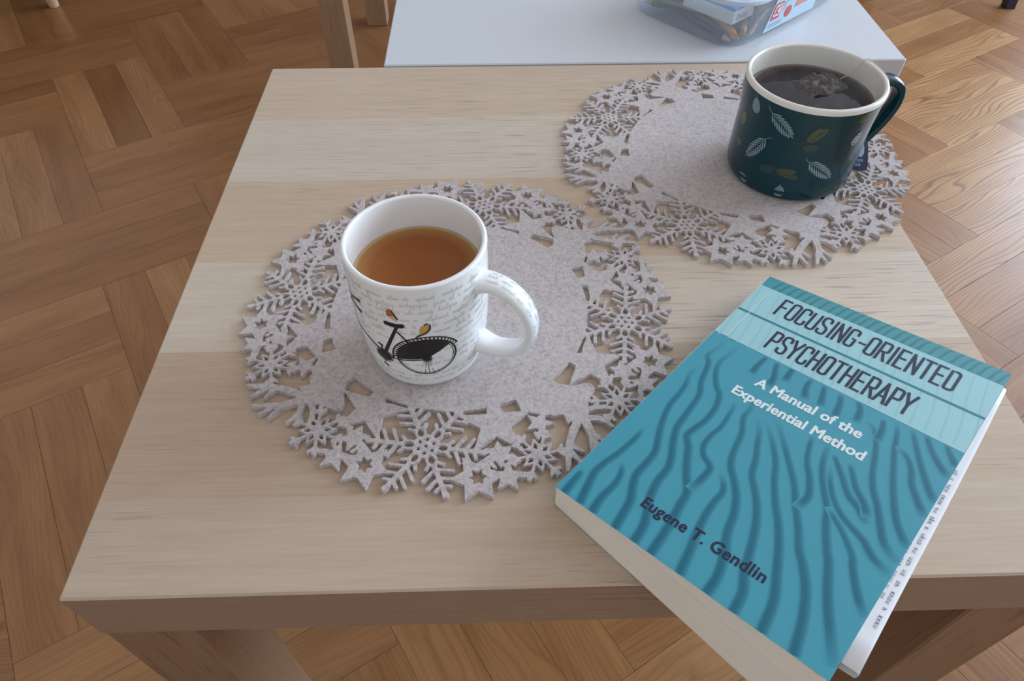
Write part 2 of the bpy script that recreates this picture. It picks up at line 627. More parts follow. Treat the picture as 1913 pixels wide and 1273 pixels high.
Z0 = 0.45
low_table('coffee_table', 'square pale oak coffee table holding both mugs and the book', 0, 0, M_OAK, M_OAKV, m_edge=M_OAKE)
low_table('coffee_table', 'square glossy white coffee table behind the oak one, with the plastic box on it', 0.114, 0.554, M_WHITE, M_WHITE)
M_OAKB = wood_top_mat('brown_oak_foil', 'z', (0.62, 0.46, 0.34), False)
r = thing('side_table', 'brown wooden side table whose legs stand left of the white table', 'table', (0.10, 1.45, 0))
box('tabletop', -0.112, 0.33, 1.24, 1.70, 0.43, 0.47, M_OAKB, r, 0.0015)
for lx, ly in ((-0.110, 1.25), (-0.0886, 1.642), (0.26, 1.25), (0.26, 1.642)):
    box('leg', lx, lx + 0.05, ly, ly + 0.05, 0, 0.43, M_OAKB, r, 0.0012)

# sofa at the upper left: only one peg leg and the dark underside come into the picture
r = thing('sofa', 'dark brown sofa on pale tapered peg legs, upper left corner', 'sofa', (-1.45, 2.2, 0))
box('seat_base', -2.05, -0.86, 1.80, 2.72, 0.085, 0.34, M_SOFA, r, 0.02)
box('backrest', -2.05, -0.86, 2.56, 2.82, 0.345, 0.80, M_SOFA, r, 0.03)
box('seat_cushion', -2.0, -0.95, 1.78, 2.55, 0.345, 0.46, M_SOFA, r, 0.03)
for lx, ly in ((-0.930, 1.775), (-1.98, 1.775), (-0.93, 2.66), (-1.98, 2.66)):
    prof = [(0.0005, 0), (0.0115, 0.0), (0.0125, 0.002), (0.0185, 0.082), (0.0185, 0.086), (0.0005, 0.086)]
    V, F = lathe_vf(prof, (lx, ly), 24)
    mesh('leg', V, F, M_PEG, r, True)

# dark stool at the upper right: its feet show
r = thing('stool', 'dark navy wooden stool standing on the parquet, upper right corner', 'stool', (1.44, 1.90, 0))
for (x0, y0), (x1, y1) in (((1.602, 1.712), (1.575, 1.76)), ((1.252, 1.778), (1.29, 1.81)), ((1.66, 2.06), (1.62, 2.03)), ((1.31, 2.12), (1.33, 2.08))):
    V, F = [], []
    for z, c, h in ((0.0, (x0, y0), 0.0125), (0.42, (x1, y1), 0.018)):
        V += [(c[0] + sx * h, c[1] + sy * h, z) for sx, sy in ((-1, -1), (1, -1), (1, 1), (-1, 1))]
    F = [(0, 3, 2, 1), (4, 5, 6, 7)] + [(i, (i + 1) % 4, 4 + (i + 1) % 4, 4 + i) for i in range(4)]
    mesh('leg', V, F, M_DARKLEG, r)
V, F = lathe_vf([(0.001, 0.42), (0.19, 0.42), (0.2, 0.43), (0.2, 0.45), (0.19, 0.456), (0.001, 0.458)], (1.455, 1.92), 48)
mesh('seat', V, F, M_DARKLEG, r, True)


# ------------------------------------------------------------------ felt placemats
def placemat_mesh():
    H = 0.5                                    # grid step, mm
    R = 153.0
    n = int(2 * R / H) + 1
    n += (n + 1) % 2
    ax = (np.arange(n) - (n - 1) / 2) * H
    X, Y = np.meshgrid(ax, ax, indexing='ij')
    A = np.full((n, n), 50.0)                  # add field (distance, <0 inside)
    C = np.full((n, n), 50.0)                  # cut field

    def window_(x0, x1, y0, y1, pad=3):
        i0, i1 = np.searchsorted(ax, (x0 - pad, x1 + pad))
        j0, j1 = np.searchsorted(ax, (y0 - pad, y1 + pad))
        return slice(max(i0, 0), min(i1, n)), slice(max(j0, 0), min(j1, n))

    def capsule(F, p, q, r0, r1=None):
        r1 = r0 if r1 is None else r1
        rm = max(r0, r1)
        w = window_(min(p[0], q[0]) - rm, max(p[0], q[0]) + rm, min(p[1], q[1]) - rm, max(p[1], q[1]) + rm)
        dx, dy = q[0] - p[0], q[1] - p[1]
        L2 = dx * dx + dy * dy + 1e-9
        t = np.clip(((X[w] - p[0]) * dx + (Y[w] - p[1]) * dy) / L2, 0, 1)
        F[w] = np.minimum(F[w], np.hypot(X[w] - p[0] - t * dx, Y[w] - p[1] - t * dy) - (r0 + (r1 - r0) * t))

    def poly(F, P, grow=0.0):
        P = np.array(P, float)
        w = window_(P[:, 0].min() - grow, P[:, 0].max() + grow, P[:, 1].min() - grow, P[:, 1].max() + grow)
        x, y = X[w], Y[w]
        d = np.full(x.shape, 1e9)
        ins = np.zeros(x.shape, bool)
        for a, b in zip(P, np.roll(P, -1, 0)):
            e = b - a
            t = np.clip(((x - a[0]) * e[0] + (y - a[1]) * e[1]) / (e @ e + 1e-12), 0, 1)
            d = np.minimum(d, np.hypot(x - a[0] - t * e[0], y - a[1] - t * e[1]))
            c = (a[1] > y) != (b[1] > y)
            ins ^= c & (x < (b[0] - a[0]) * (y - a[1]) / (b[1] - a[1] + 1e-12) + a[0])
        F[w] = np.minimum(F[w], np.where(ins, -d, d) - grow)

    def star(F, c, k, ro, ri, base, grow=0.0):
        poly(F, [(c[0] + r * math.cos(math.radians(base + i * 180 / k)), c[1] + r * math.sin(math.radians(base + i * 180 / k)))
                 for i in range(2 * k) for r in ((ro, ri)[i % 2],)], grow)

    def frame(c, ang):
        ca, sa = math.cos(math.radians(ang)), math.sin(math.radians(ang))
        return lambda a, s: (c[0] + a * ca - s * sa, c[1] + a * sa + s * ca)

    def ellipse_pts(c, ang, rx, ry, m=14):
        f = frame(c, ang)
        return [f(rx * math.cos(2 * PI * i / m), ry * math.sin(2 * PI * i / m)) for i in range(m)]
    # big snowflake on the +x axis
    K = (115.5, 0)
    capsule(A, K, K, 8.4)
    for k in range(6):
        f = frame(K, 30 + 60 * k)
        capsule(A, f(6, 0), f(34, 0), 1.6)
        poly(A, ellipse_pts(f(10.2, 0), 30 + 60 * k, 5.2, 3.7), 0)
        for s in (-1, 1):
            capsule(A, f(11.5, 1.2 * s), f(15.3, 5.3 * s), 1.2)
            capsule(A, f(17, 0), f(21.8, 9.2 * s), 1.2)
            capsule(A, f(23.2, 0), f(27.7, 8.5 * s), 1.2)
            capsule(A, f(28.6, 0), f(30.8, 4.7 * s), 1.25)
        capsule(A, f(33, 0), f(35.2, 0), 1.7, 2.1)
        poly(C, ellipse_pts(f(10.2, 0), 30 + 60 * k, 2.7, 1.8), 0)
        g = frame(K, 60 * k)
        capsule(C, g(4.8, 0), g(4.8, 0), 0.95)
    capsule(C, K, K, 0.95)

    def small_flake(c, base):
        capsule(A, c, c, 4.4)
        for k in range(6):
            f = frame(c, base + 60 * k)
            poly(A, [f(1.5, 0), f(6, 2.7), f(11.6, 0), f(6, -2.7)], 0.35)
            poly(C, [f(3.9, 0), f(5.6, 1.15), f(8.2, 0), f(5.6, -1.15)], 0.1)
            g = frame(c, base + 30 + 60 * k)
            capsule(A, g(2, 0), g(16.2, 0), 1.0)
            for s in (-1, 1):
                capsule(A, g(12.6, 0), g(15.0, 3.3 * s), 1.3)
            capsule(A, g(15.0, 0), g(16.8, 0), 1.5, 1.7)
    small_flake((113.0, 66.4), 20)
    small_flake((67.3, 112.4), 10)
    for (c, base) in (((94.2, 38.5), 48), ((39.0, 93.0), 42)):
        star(A, c, 5, 24.6, 9.6, base, 0.15)
    for (c, base) in (((132.2, 33.5), -17), ((33.0, 132.3), -13)):
        star(A, c, 6, 16.2, 8.9, base, 0.2)
        star(C, c, 6, 5.4, 3.0, base, 0.0)
    star(A, (115.4, 43.8), 6, 9.4, 5.1, 15, 0.25)
    star(A, (43.7, 114.8), 6, 9.4, 5.1, 75, 0.25)
    star(A, (129.7, 51.0), 5, 10.2, 4.6, 43, 0.25)
    star(A, (51.8, 129.0), 5, 10.2, 4.6, 47, 0.25)
    star(A, (90.5, 65.0), 5, 9.6, 4.2, 23, 0.25)
    # small ties that keep the outer stars attached
    for p, q in (((120.5, 38.0), (124.5, 42.5)), ((122.5, 47.5), (118.5, 56)), ((128.5, 58.5), (127.5, 63)), ((38, 120), (42.5, 124.5)),
                 ((54, 122.5), (56, 118.5)), ((98, 63.5), (101.5, 65.5)), ((48, 107.5), (54, 107)), ((60, 127), (62.5, 126.5)), ((109, 52), (109.5, 56))):
        capsule(A, p, q, 1.3)
    # reindeer head
    poly(A, [(60, 50), (75.7, 49.2), (83, 53), (84, 60), (84.5, 66), (84.9, 68.5), (83.7, 71), (84.6, 73.7), (82.4, 79.3), (89, 82.5),
             (86.7, 84.6), (84, 87), (86, 91), (80, 94.5), (72.2, 93.7), (66.1, 95.5), (62.1, 97), (58.6, 97), (56.5, 94.5), (56.6, 90.8),
             (59.2, 84), (59.4, 78), (59, 74), (56.3, 70.5), (50, 66), (50, 55)], 0.2)

    def chain(pts, rr):
        for i in range(len(pts) - 1):
            capsule(A, pts[i], pts[i + 1], rr[i], rr[i + 1])
    chain([(82, 90.5), (89, 94.6), (95.5, 97.6), (102, 98.3), (112.2, 99.6)], [3.2, 2.9, 2.5, 2.3, 1.3])
    chain([(95.3, 98.8), (99.9, 107.8)], [2.0, 1.0])
    chain([(99.5, 99), (106.6, 105.6)], [2.0, 1.0])
    chain([(82, 89.5), (92.6, 86), (100.2, 84.6), (107, 84.2), (121.2, 84.9)], [3.0, 2.7, 2.5, 2.5, 1.4])
    chain([(109, 86), (116.3, 93.2)], [2.0, 1.1])
    chain([(104.4, 86.5), (107.4, 93)], [2.0, 1.0])
    chain([(107.6, 84), (107.8, 77.8)], [1.7, 1.3])
    chain([(77.5, 92), (74.6, 98.6), (73.4, 104), (73.8, 108.4)], [2.2, 1.9, 1.8, 1.6])
    chain([(83.2, 93), (82.4, 101), (84.3, 105.6), (87.4, 109.6)], [2.4, 2.0, 1.9, 1.2])
    chain([(83.4, 104), (79, 107.5)], [1.6, 1.4])
    # slots between the disc and the star arms
    poly(C, [(90.6, 18.6), (86.6, 24.8), (84.3, 31.6), (88.0, 32.0)], 0)
    poly(C, [(81.2, 40.2), (75.7, 49.2), (82.9, 52.4), (85.2, 42.8)], 0)
    poly(C, [(42.2, 79.8), (43.6, 83.9), (58.6, 80.6), (58.2, 77), (59.0, 74), (56.3, 70.9)], 0)
    poly(C, [(18.1, 88.2), (31.3, 87.4), (31.5, 84.6)], 0)
    # disc, then the fourfold turn
    A = np.minimum(A, np.hypot(X, Y) - 89.6)
    F = np.maximum(A, -C)
    # keep star tips over the disc edge open where the quadrants meet
    G = F
    for k in (1, 2, 3):
        G = np.minimum(G, np.rot90(F, k))
    CC = C
    for k in (1, 2, 3):
        CC = np.minimum(CC, np.rot90(C, k))
    G = np.maximum(G, -CC)
    # marching squares
    ins = G < 0
    V2, vid = [], {}
    gx, gy = np.gradient(G, H)

    def edge_v(i0, j0, i1, j1):
        key = (i0, j0, i1, j1)
        if key not in vid:
            a, b = G[i0, j0], G[i1, j1]
            t = min(max(a / (a - b), 0.02), 0.98)
            nx, ny = gx[i0, j0] * (1 - t) + gx[i1, j1] * t, gy[i0, j0] * (1 - t) + gy[i1, j1] * t
            L = math.hypot(nx, ny) + 1e-9
            vid[key] = len(V2)
            V2.append((ax[i0] + (ax[i1] - ax[i0]) * t, ax[j0] + (ax[j1] - ax[j0]) * t, nx / L, ny / L))
        return vid[key]
    case = ins[:-1, :-1] * 1 + ins[1:, :-1] * 2 + ins[1:, 1:] * 4 + ins[:-1, 1:] * 8
    top, sides = [], []
    mixed = np.argwhere((case > 0) & (case < 15))
    corner = lambda i, j: ('c', i, j)
    for i, j in mixed:
        cs = int(case[i, j])
        cn = [(i, j), (i + 1, j), (i + 1, j + 1), (i, j + 1)]
        ed = [((i, j), (i + 1, j)), ((i + 1, j), (i + 1, j + 1)), ((i, j + 1), (i + 1, j + 1)), ((i, j), (i, j + 1))]
        ev = lambda k: ('e', edge_v(*ed[k][0], *ed[k][1]))
        if cs in (5, 10):
            for q in range(4):
                if cs >> q & 1:
                    top.append([corner(*cn[q]), ev(q), ev((q + 3) % 4)])
                    sides.append((ev(q)[1], ev((q + 3) % 4)[1]))
            continue
        P = []
        for q in range(4):
            if cs >> q & 1:
                P.append(corner(*cn[q]))
            if (cs >> q & 1) != (cs >> ((q + 1) % 4) & 1):
                P.append(ev(q))
        top.append(P)
        es = [k for k, p in enumerate(P) if p[0] == 'e']
        for k in es:
            if P[(k + 1) % len(P)][0] == 'e':
                sides.append((P[k][1], P[(k + 1) % len(P)][1]))
    full = case == 15
    TH, BV = 3.4, 0.45
    V, Fc, cid = [], [], {}

    def cvert(i, j):
        if (i, j) not in cid:
            cid[(i, j)] = len(V)
            V.append((ax[i], ax[j], TH))
        return cid[(i, j)]
    ne = len(V2)
    for x, y, nx, ny in V2:
        V.append((x - nx * BV * 0.9, y - ny * BV * 0.9, TH))
    for x, y, nx, ny in V2:
        V.append((x, y, TH - BV))
    for x, y, nx, ny in V2:
        V.append((x, y, 0.0))
    for P in top:
        Fc.append([p[1] if p[0] == 'e' else cvert(p[1], p[2]) for p in P])
    for i in range(full.shape[0]):
        row = full[i]
        j = 0
        while j < len(row):
            if row[j]:
                k = j
                while k < len(row) and row[k] and k - j < 40:
                    k += 1
                Fc.append([cvert(i, j), cvert(i + 1, j), cvert(i + 1, k), cvert(i, k)])
                j = k
            else:
                j += 1
    ntop = len(Fc)
    for a, b in sides:
        Fc.append([a, a + ne, b + ne, b])
        Fc.append([a + ne, a + 2 * ne, b + 2 * ne, b + ne])
    nside = len(Fc)
    # underside: the rim polygon mirrored would double the mesh; a plain run of strips is enough
    bid = {}

    def bvert(i, j):
        if (i, j) not in bid:
            bid[(i, j)] = len(V)
            V.append((ax[i], ax[j], 0.0))
        return bid[(i, j)]
    for i in range(full.shape[0]):
        row = full[i]
        j = 0
        while j < len(row):
            if row[j]:
                k = j
                while k < len(row) and row[k] and k - j < 40:
                    k += 1
                Fc.append([bvert(i, j), bvert(i, k), bvert(i + 1, k), bvert(i + 1, j)])
                j = k
            else:
                j += 1
    me = bpy.data.meshes.new('placemat')
    me.from_pydata([(x / 1000, y / 1000, z / 1000) for x, y, z in V], [], Fc)
    sm = [False] * len(Fc)
    for q in range(ntop, nside):
        sm[q] = True
    me.polygons.foreach_set('use_smooth', sm)
    me.materials.append(M_FELT)
    me.update()
    return me


MAT_ME = placemat_mesh()
ZM = Z0 + 0.0034
for nm, lab, c, ang in (('placemat', 'round grey felt placemat with cut-out snowflakes under the white bicycle mug', (0.2007, 0.1996), -98.7),
                        ('placemat', 'round grey felt placemat with cut-out snowflakes under the dark green mug', (0.4352, 0.3848), -119.8)):
    o = bpy.data.objects.new(nm, MAT_ME)
    col.objects.link(o)
    o.location = (c[0], c[1], Z0 + 0.0001)
    o.rotation_euler = (0, 0, math.radians(ang))
    tag(o, lab, 'placemat', 'felt placemats on the oak table')
ZM += 0.0001


# ------------------------------------------------------------------ mugs
class Mug:
    def __init__(self, c, zs, rs, wall):
        self.c, self.zs, self.rs, self.wall = c, zs, rs, wall

    def r(self, z):
        return float(np.interp(z, self.zs, self.rs))

    def surf(self, eps=0.00015):
        """maps (degrees, mm) onto the outer wall"""
        def f(th, z, e=0.0):
            zz = z / 1000
            rr = self.r(zz) + eps + e
            a = math.radians(th)
            return (self.c[0] + rr * math.cos(a), self.c[1] + rr * math.sin(a), ZM + zz)
        return f

    def mm(self, eps=0.00015, th0=-90.0):
        """maps (mm along the wall from th0, mm height)"""
        g = self.surf(eps)
        return lambda s, z: g(th0 + math.degrees(s / 1000 / self.r(z / 1000)), z)

    def smooth_prof(self, off=0.0, n=40):
        P = smooth_path([(r + off, z, 0) for r, z in zip(self.rs, self.zs)], 6)
        return [(p.x, p.y) for p in P]


def sweep(name, path, hw, ht, plane, m, parent, nsec=20, caps=True, power=2.6):
    """band swept along a path in the (r, z) plane of a handle; hw across, ht thick"""
    c, az = plane
    ca, sa = math.cos(az), math.sin(az)
    P = smooth_path([(p[0], p[1], 0) for p in path], 8)
    n = len(P)
    V, F = [], []
    pts = []
    for i, p in enumerate(P):
        t = (P[min(i + 1, n - 1)] - P[max(i - 1, 0)]).normalized()
        nn = Vector((-t.y, t.x, 0))
        f = i / (n - 1)
        w = np.interp(f, np.linspace(0, 1, len(hw)), hw)
        h = np.interp(f, np.linspace(0, 1, len(ht)), ht)
        pts.append((p, nn, w, h))
        for k in range(nsec):
            a = 2 * PI * k / nsec
            cx, cy = math.cos(a), math.sin(a)
            e = (abs(cx) ** power + abs(cy) ** power) ** (-1 / power)
            s, q = w * cx * e, h * cy * e
            r, z = p.x + nn.x * q, p.y + nn.y * q
            V.append((c[0] + r * ca - s * sa, c[1] + r * sa + s * ca, ZM + z))
    for i in range(n - 1):
        for k in range(nsec):
            k2 = (k + 1) % nsec
            F.append((i * nsec + k, i * nsec + k2, (i + 1) * nsec + k2, (i + 1) * nsec + k))
    o = mesh(name, V, F, m, parent, True)
    fix_normals(o)
    return o, pts


def mug_body(mug, m_out, m_in, parent, rim_r=0.0018, rim_cream=False):
    """outer wall, rounded rim, inner wall and floor in one piece"""
    H = mug.zs[-1]
    lip = 0.0030 if rim_cream else 0.001
    out = [p for p in mug.smooth_prof() if p[1] < H - lip - 0.0005] + [(mug.r(H - lip), H - lip), (mug.r(H - lip * 0.9), H - lip * 0.9), (mug.rs[-1], H)]
    ro = mug.rs[-1]
    w = mug.wall
    rim = []
    for i in range(1, 9):
        a = PI * i / 9
        rim.append((ro - w / 2 + w / 2 * math.cos(a), H + w / 2 * math.sin(a) * 0.9))
    inner = []
    for z in np.linspace(H, 0.012, 16):
        inner.append((mug.r(z) - w, z))
    rb = inner[-1][0]
    inner += [(rb - 0.002, 0.008), (rb - 0.006, 0.0058), (rb - 0.012, 0.005), (0.0004, 0.005)]
    foot = [(0.0004, 0.0014), (mug.rs[0] - 0.005, 0.0014), (mug.rs[0] - 0.003, 0.0)]
    prof = foot + out + rim + inner
    nf, no = len(foot), len(out)
    V, F = lathe_vf(prof, mug.c, 128, ZM)
    fm = []
    for j in range(len(prof) - 1):
        lim = nf + no - (1 if rim_cream else 0)
        fm += [1 if j >= lim - 1 else 0] * 128
    o = mesh('cup_body', V, F, m_out, parent, True, [m_in], fm)
    fix_normals(o)
    return o


WM = Mug((0.1807, 0.1640), [0, .002, .0055, .0138, .032, .06, .092], [.032, .0345, .0362, .038, .0403, .0414, .0416], 0.0032)
GM = Mug((0.4765, 0.3585), [0, .002, .005, .0125, .029, .054, .083], [.0455, .0478, .0494, .0505, .0508, .0509, .053], 0.0038)

wm = thing('mug', 'white porcelain mug printed with a bicycle and grey handwriting, amber tea inside', 'mug', (WM.c[0], WM.c[1], ZM))
mug_body(WM, M_CERAMIC, M_CERAMIC, wm)
W_AZ = math.radians(-24)
w_handle, w_pts = sweep('handle', [(.0400, .0740), (.048, .0758), (.058, .0735), (.0672, .0655), (.0722, .054), (.0722, .042), (.067, .0305), (.057, .0235), (.047, .0215), (.0385, .0230)],
                        [.0088, .0074, .0070, .0068, .0066, .0064, .0066, .0072, .0084], [.0052, .0040, .0037, .0036, .0036, .0036, .0038, .0042, .0056], (WM.c, W_AZ), M_CERAMIC, wm)

# --- the printed bicycle, measured in (degrees around the wall, mm of height)
f = WM.surf(0.00022)
ink = Flat()
CX, CZ, RW = -83.6, 35.2, 16.6
DEG = 1 / (math.radians(1) * 0.0405 * 1000)      # degrees per mm of wall
cyc = lambda r, a: (CX + 1.07 * r * DEG * math.cos(math.radians(a)), CZ + r * math.sin(math.radians(a)))


def arc(r, a0, a1, n=36):
    return [cyc(r, a0 + (a1 - a0) * i / n) for i in range(n + 1)]


def dribbon(fl, pts, w, per=4):
    """ribbon given in (deg, mm) with its width in mm"""
    fl2 = Flat()
    fl2.rib([(p[0] / DEG, p[1]) for p in pts], w, per)
    fl.add([(v[0] * DEG, v[1]) for v in fl2.V], fl2.F)


dribbon(ink, arc(RW, 0, 360, 72), 1.15, 1)
dribbon(ink, arc(RW - 1.35, 150, 410, 60), 0.5, 1)
dribbon(ink, arc(RW + 2.6, 22, 188, 48), 1.0, 1)
for a in range(24, 180, 7):
    dribbon(ink, [cyc(RW + 0.4, a), cyc(RW + 2.2, a + 2)], 0.95)
# dress guard: dark segment over the upper left of the wheel
A0, A1, NS = 34, 186, 40
gv = [cyc(0, 0)]
RR = [RW * q / 12 for q in range(1, 13)]
for rr in RR:
    gv += [cyc(rr, A0 + (A1 - A0) * i / NS) for i in range(NS + 1)]
gf = [(0, 1 + i, 2 + i) for i in range(NS)]
for q in range(len(RR) - 1):
    b0, b1 = 1 + q * (NS + 1), 1 + (q + 1) * (NS + 1)
    gf += [(b0 + i, b1 + i, b1 + i + 1, b0 + i + 1) for i in range(NS)]
ink.add(gv, gf)
for a in (196, 207, 218, 229, 240, 250, 260, 270, 280, 291, 302, 313, 325, 338, 352, 6, 20):
    dribbon(ink, [cyc(2, a), cyc(RW, a + 1)], 0.42)
dribbon(ink, arc(1.2, 0, 360, 12), 2.6, 1)
saddle = [(-114.9, 65.4), (-114.3, 63.0), (-109.5, 62.5), (-105.2, 61.9), (-100.5, 62.2), (-98.0, 63.2), (-97.6, 65.0), (-99.2, 65.9), (-104.5, 65.4), (-110, 65.8), (-113, 66.2)]
ink.poly(saddle)
dribbon(ink, [(-104.23, 62.6), (-112, 49.4), (-120.2, 35.6)], [1.9, 2.2, 2.4])
dribbon(ink, [(-104.7, 58.7), (-98.5, 52.0), (-91.4, 43.1), (-83.8, 34.5)], 1.15)
dribbon(ink, [(-121, 33.0), (-106.2, 32.6), (-84, 34.2)], 1.0)
dribbon(ink, [(-121, 26.5), (-107.4, 27.6)], 0.35)
dribbon(ink, [(-161.5, 53.0), (-158.2, 47.0), (-148, 43.2), (-138.1, 41.2), (-130, 38.0), (-121, 33.5)], [1.2, 1.7, 2.0, 1.8, 1.5, 1.2])
dribbon(ink, [(-130, 39.6), (-122, 36.2)], 0.4)
cw = (-122.0, 32.2)
ink.add([(cw[0], cw[1])] + [(cw[0] + 5.2 * DEG * math.cos(2 * PI * i / 28), cw[1] + 5.2 * math.sin(2 * PI * i / 28)) for i in range(28)], [(0, 1 + i, 1 + (i + 1) % 28) for i in range(28)])
dribbon(ink, [(cw[0] + 6.0 * DEG * math.cos(2 * PI * i / 40), cw[1] + 6.0 * math.sin(2 * PI * i / 40)) for i in range(41)], 0.5, 1)
dribbon(ink, [(-123.1, 40.6), (-122.1, 33), (-123.5, 24.6)], 1.2)
dribbon(ink, [(-125.8, 42.4), (-121.2, 41.2)], 2.0)
dribbon(ink, [(-126.0, 23.0), (-121.6, 20.2)], 2.0)
dribbon(ink, [(-158.9, 70.7), (-152, 68.4), (-146, 70.2), (-137, 71.8)], [1.2, 1.7, 2.0, 2.4])
dribbon(ink, [(-156, 65.6), (-148.8, 63.9), (-138.6, 62.0)], [1.4, 2.2, 2.8])
dribbon(ink, [(-154.8, 66), (-160.5, 58), (-161.3, 49)], 1.8)
o = ink.build('bicycle_print', f, M_BLACK, wm)
o['label'] = 'black bicycle drawing'
g2 = Flat()
dribbon(g2, [(-164, 50), (-158, 41), (-155, 30), (-154.5, 20)], [1.2, 1.6, 1.4, 0.8])
g2.build('front_wheel_print', WM.surf(0.0002), M_GREYINK, wm)


def dpoly(pts, name, m, eps):
    fl = Flat()
    fl.poly(pts)
    return fl.build(name, WM.surf(eps), m, wm)


M_ORANGE = new_mat('bird_orange', srgb(176, 96, 52), 0.3)
M_BUFF = new_mat('bird_buff', srgb(214, 180, 140), 0.3)
M_GOLD = new_mat('bird_gold', srgb(206, 160, 78), 0.3)
M_BIRDBR = new_mat('bird_brown', srgb(84, 58, 40), 0.3)
dpoly([(-110.6, 75.4), (-108, 77), (-105.9, 76.6), (-104.9, 74.2), (-105.6, 72.0), (-109, 70.6), (-111, 71.2)], 'bird_print', M_ORANGE, 0.00024)
dpoly([(-110.4, 71.4), (-107, 72.4), (-104.4, 71.6), (-102.2, 69.6), (-103.5, 67.6), (-106.5, 68.3), (-108.8, 69.6)], 'bird_print', M_BUFF, 0.00022)
b = Flat()
dribbon(b, [(-106.2, 75.8), (-104.4, 72.4), (-102.2, 69.2)], [0.7, 1.4, 1.0])
dribbon(b, [(-78.2, 65.2), (-78.7, 61), (-82.4, 58.0), (-86.8, 56.6), (-90.4, 54.6)], [0.8, 1.4, 1.5, 1.6, 0.9])
dribbon(b, [(-82.6, 65.0), (-79.5, 65.6)], 1.2)
b.build('bird_wing_print', WM.surf(0.00027), M_BIRDBR, wm)
dpoly([(-86.8, 61.2), (-84.6, 64.0), (-82, 65.0), (-79.3, 64.6), (-79.2, 61), (-81.4, 59.0), (-84.2, 57.9), (-86.9, 58.6)], 'bird_print', M_GOLD, 0.00023)

# --- faint handwriting round the mug
hand = random.Random(11)
scr = Flat()


def scribble(fl, x, z, length, h, deg=True):
    """one run of joined-up letters of about the given length (mm)"""
    s = 0.0
    pts = []
    while s < length:
        kind = hand.choice('nnnuuaeoldgh ')
        w = h * hand.uniform(0.55, 0.85)
        up = {'l': 2.1, 'd': 2.0, 'h': 2.1}.get(kind, 1.0)
        dn = -1.0 if kind == 'g' else 0.0
        pts += [(s, 0.05 * h), (s + 0.25 * w, up * h * hand.uniform(0.85, 1.05)), (s + 0.55 * w, dn * h + 0.02 * h), (s + 0.8 * w, 0.35 * h)]
        s += w
        if kind == ' ' or s >= length:
            if len(pts) > 3:
                q = [(x + (a + 0.25 * c), z + c) for a, c in pts]
                if deg:
                    dribbon(fl, [(p[0] * DEG, p[1]) for p in q], 0.26, 3)
                else:
                    fl.rib(q, 0.26, 3)
            pts = []
            s += h * 0.9


for i, z in enumerate((84.5, 79.2, 73.8, 68.2, 62.4, 56.8, 51.0, 45.4, 39.6, 33.8, 28.0, 22.0, 16.0, 11.0)):
    x = -118 + hand.uniform(0, 4)
    while x < -22:
        L = hand.uniform(7, 15)
        scribble(scr, x, z + hand.uniform(-0.5, 0.5), L, 1.9 if i not in (1, 2) else 2.4)
        x += L + hand.uniform(2.0, 5)
o = scr.build('handwriting_print', WM.surf(0.00012), M_SCRIPT, wm)
o['label'] = 'faint grey handwriting'
# handwriting on the outside of the handle band
hs = Flat()
for row in (-3.6, 0.2, 3.4):
    x = hand.uniform(6, 10)
    while x < 62:
        L = hand.uniform(4, 9)
        scribble(hs, x, row, L, 1.2, False)
        x += L + hand.uniform(2, 4)
lens = [0.0]
for i in range(1, len(w_pts)):
    lens.append(lens[-1] + (w_pts[i][0] - w_pts[i - 1][0]).length * 1000)


def on_handle(s, t, eps=0.0):
    q = np.interp(s, lens, range(len(lens)))
    i = min(int(q), len(lens) - 2)
    fr = q - i
    p = w_pts[i][0].lerp(w_pts[i + 1][0], fr)
    nn = w_pts[i][1].lerp(w_pts[i + 1][1], fr).normalized()
    w, h = w_pts[i][2], w_pts[i][3]
    e = (1 - min(0.98, abs(t / 1000 / w)) ** 2.6) ** (1 / 2.6)
    off = h * e + 0.00012 + eps
    r, z = p.x + nn.x * off, p.y + nn.y * off
    ca, sa = math.cos(W_AZ), math.sin(W_AZ)
    return (WM.c[0] + r * ca - t / 1000 * sa, WM.c[1] + r * sa + t / 1000 * ca, ZM + z)


hs.build('handle_writing_print', on_handle, new_mat('very_pale_ink', srgb(218, 218, 218), 0.2), wm)


def tea_mat(name, mid, edge, rough):
    m = new_mat(name, mid, rough, 0.25)
    t = NT(m)
    tc = t.n('ShaderNodeTexCoord')
    ln = t.n('ShaderNodeVectorMath', operation='LENGTH')
    sp = t.n('ShaderNodeMapping')
    sp.inputs['Scale'].default_value = (1, 1, 0)
    t.l(tc.outputs['Object'], sp.inputs['Vector'])
    t.l(sp.outputs[0], ln.inputs[0])
    return m, t, ln.outputs['Value']


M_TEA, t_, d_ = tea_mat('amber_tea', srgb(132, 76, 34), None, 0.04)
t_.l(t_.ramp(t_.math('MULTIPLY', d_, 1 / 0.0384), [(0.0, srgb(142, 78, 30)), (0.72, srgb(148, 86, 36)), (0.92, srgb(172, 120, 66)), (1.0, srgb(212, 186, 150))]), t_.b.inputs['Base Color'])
V, F = lathe_vf([(0.0003, 0.0702), (0.02, 0.0702), (0.036, 0.0702), (0.0375, 0.0703), (WM.r(0.0706) - WM.wall - 0.0001, 0.0706), (WM.r(0.066) - WM.wall - 0.0002, 0.066), (0.03, 0.06), (0.0003, 0.06)], WM.c, 96, ZM)
tag(mesh('tea', V, F, M_TEA, None, True), 'clear amber tea filling the white bicycle mug', 'tea')

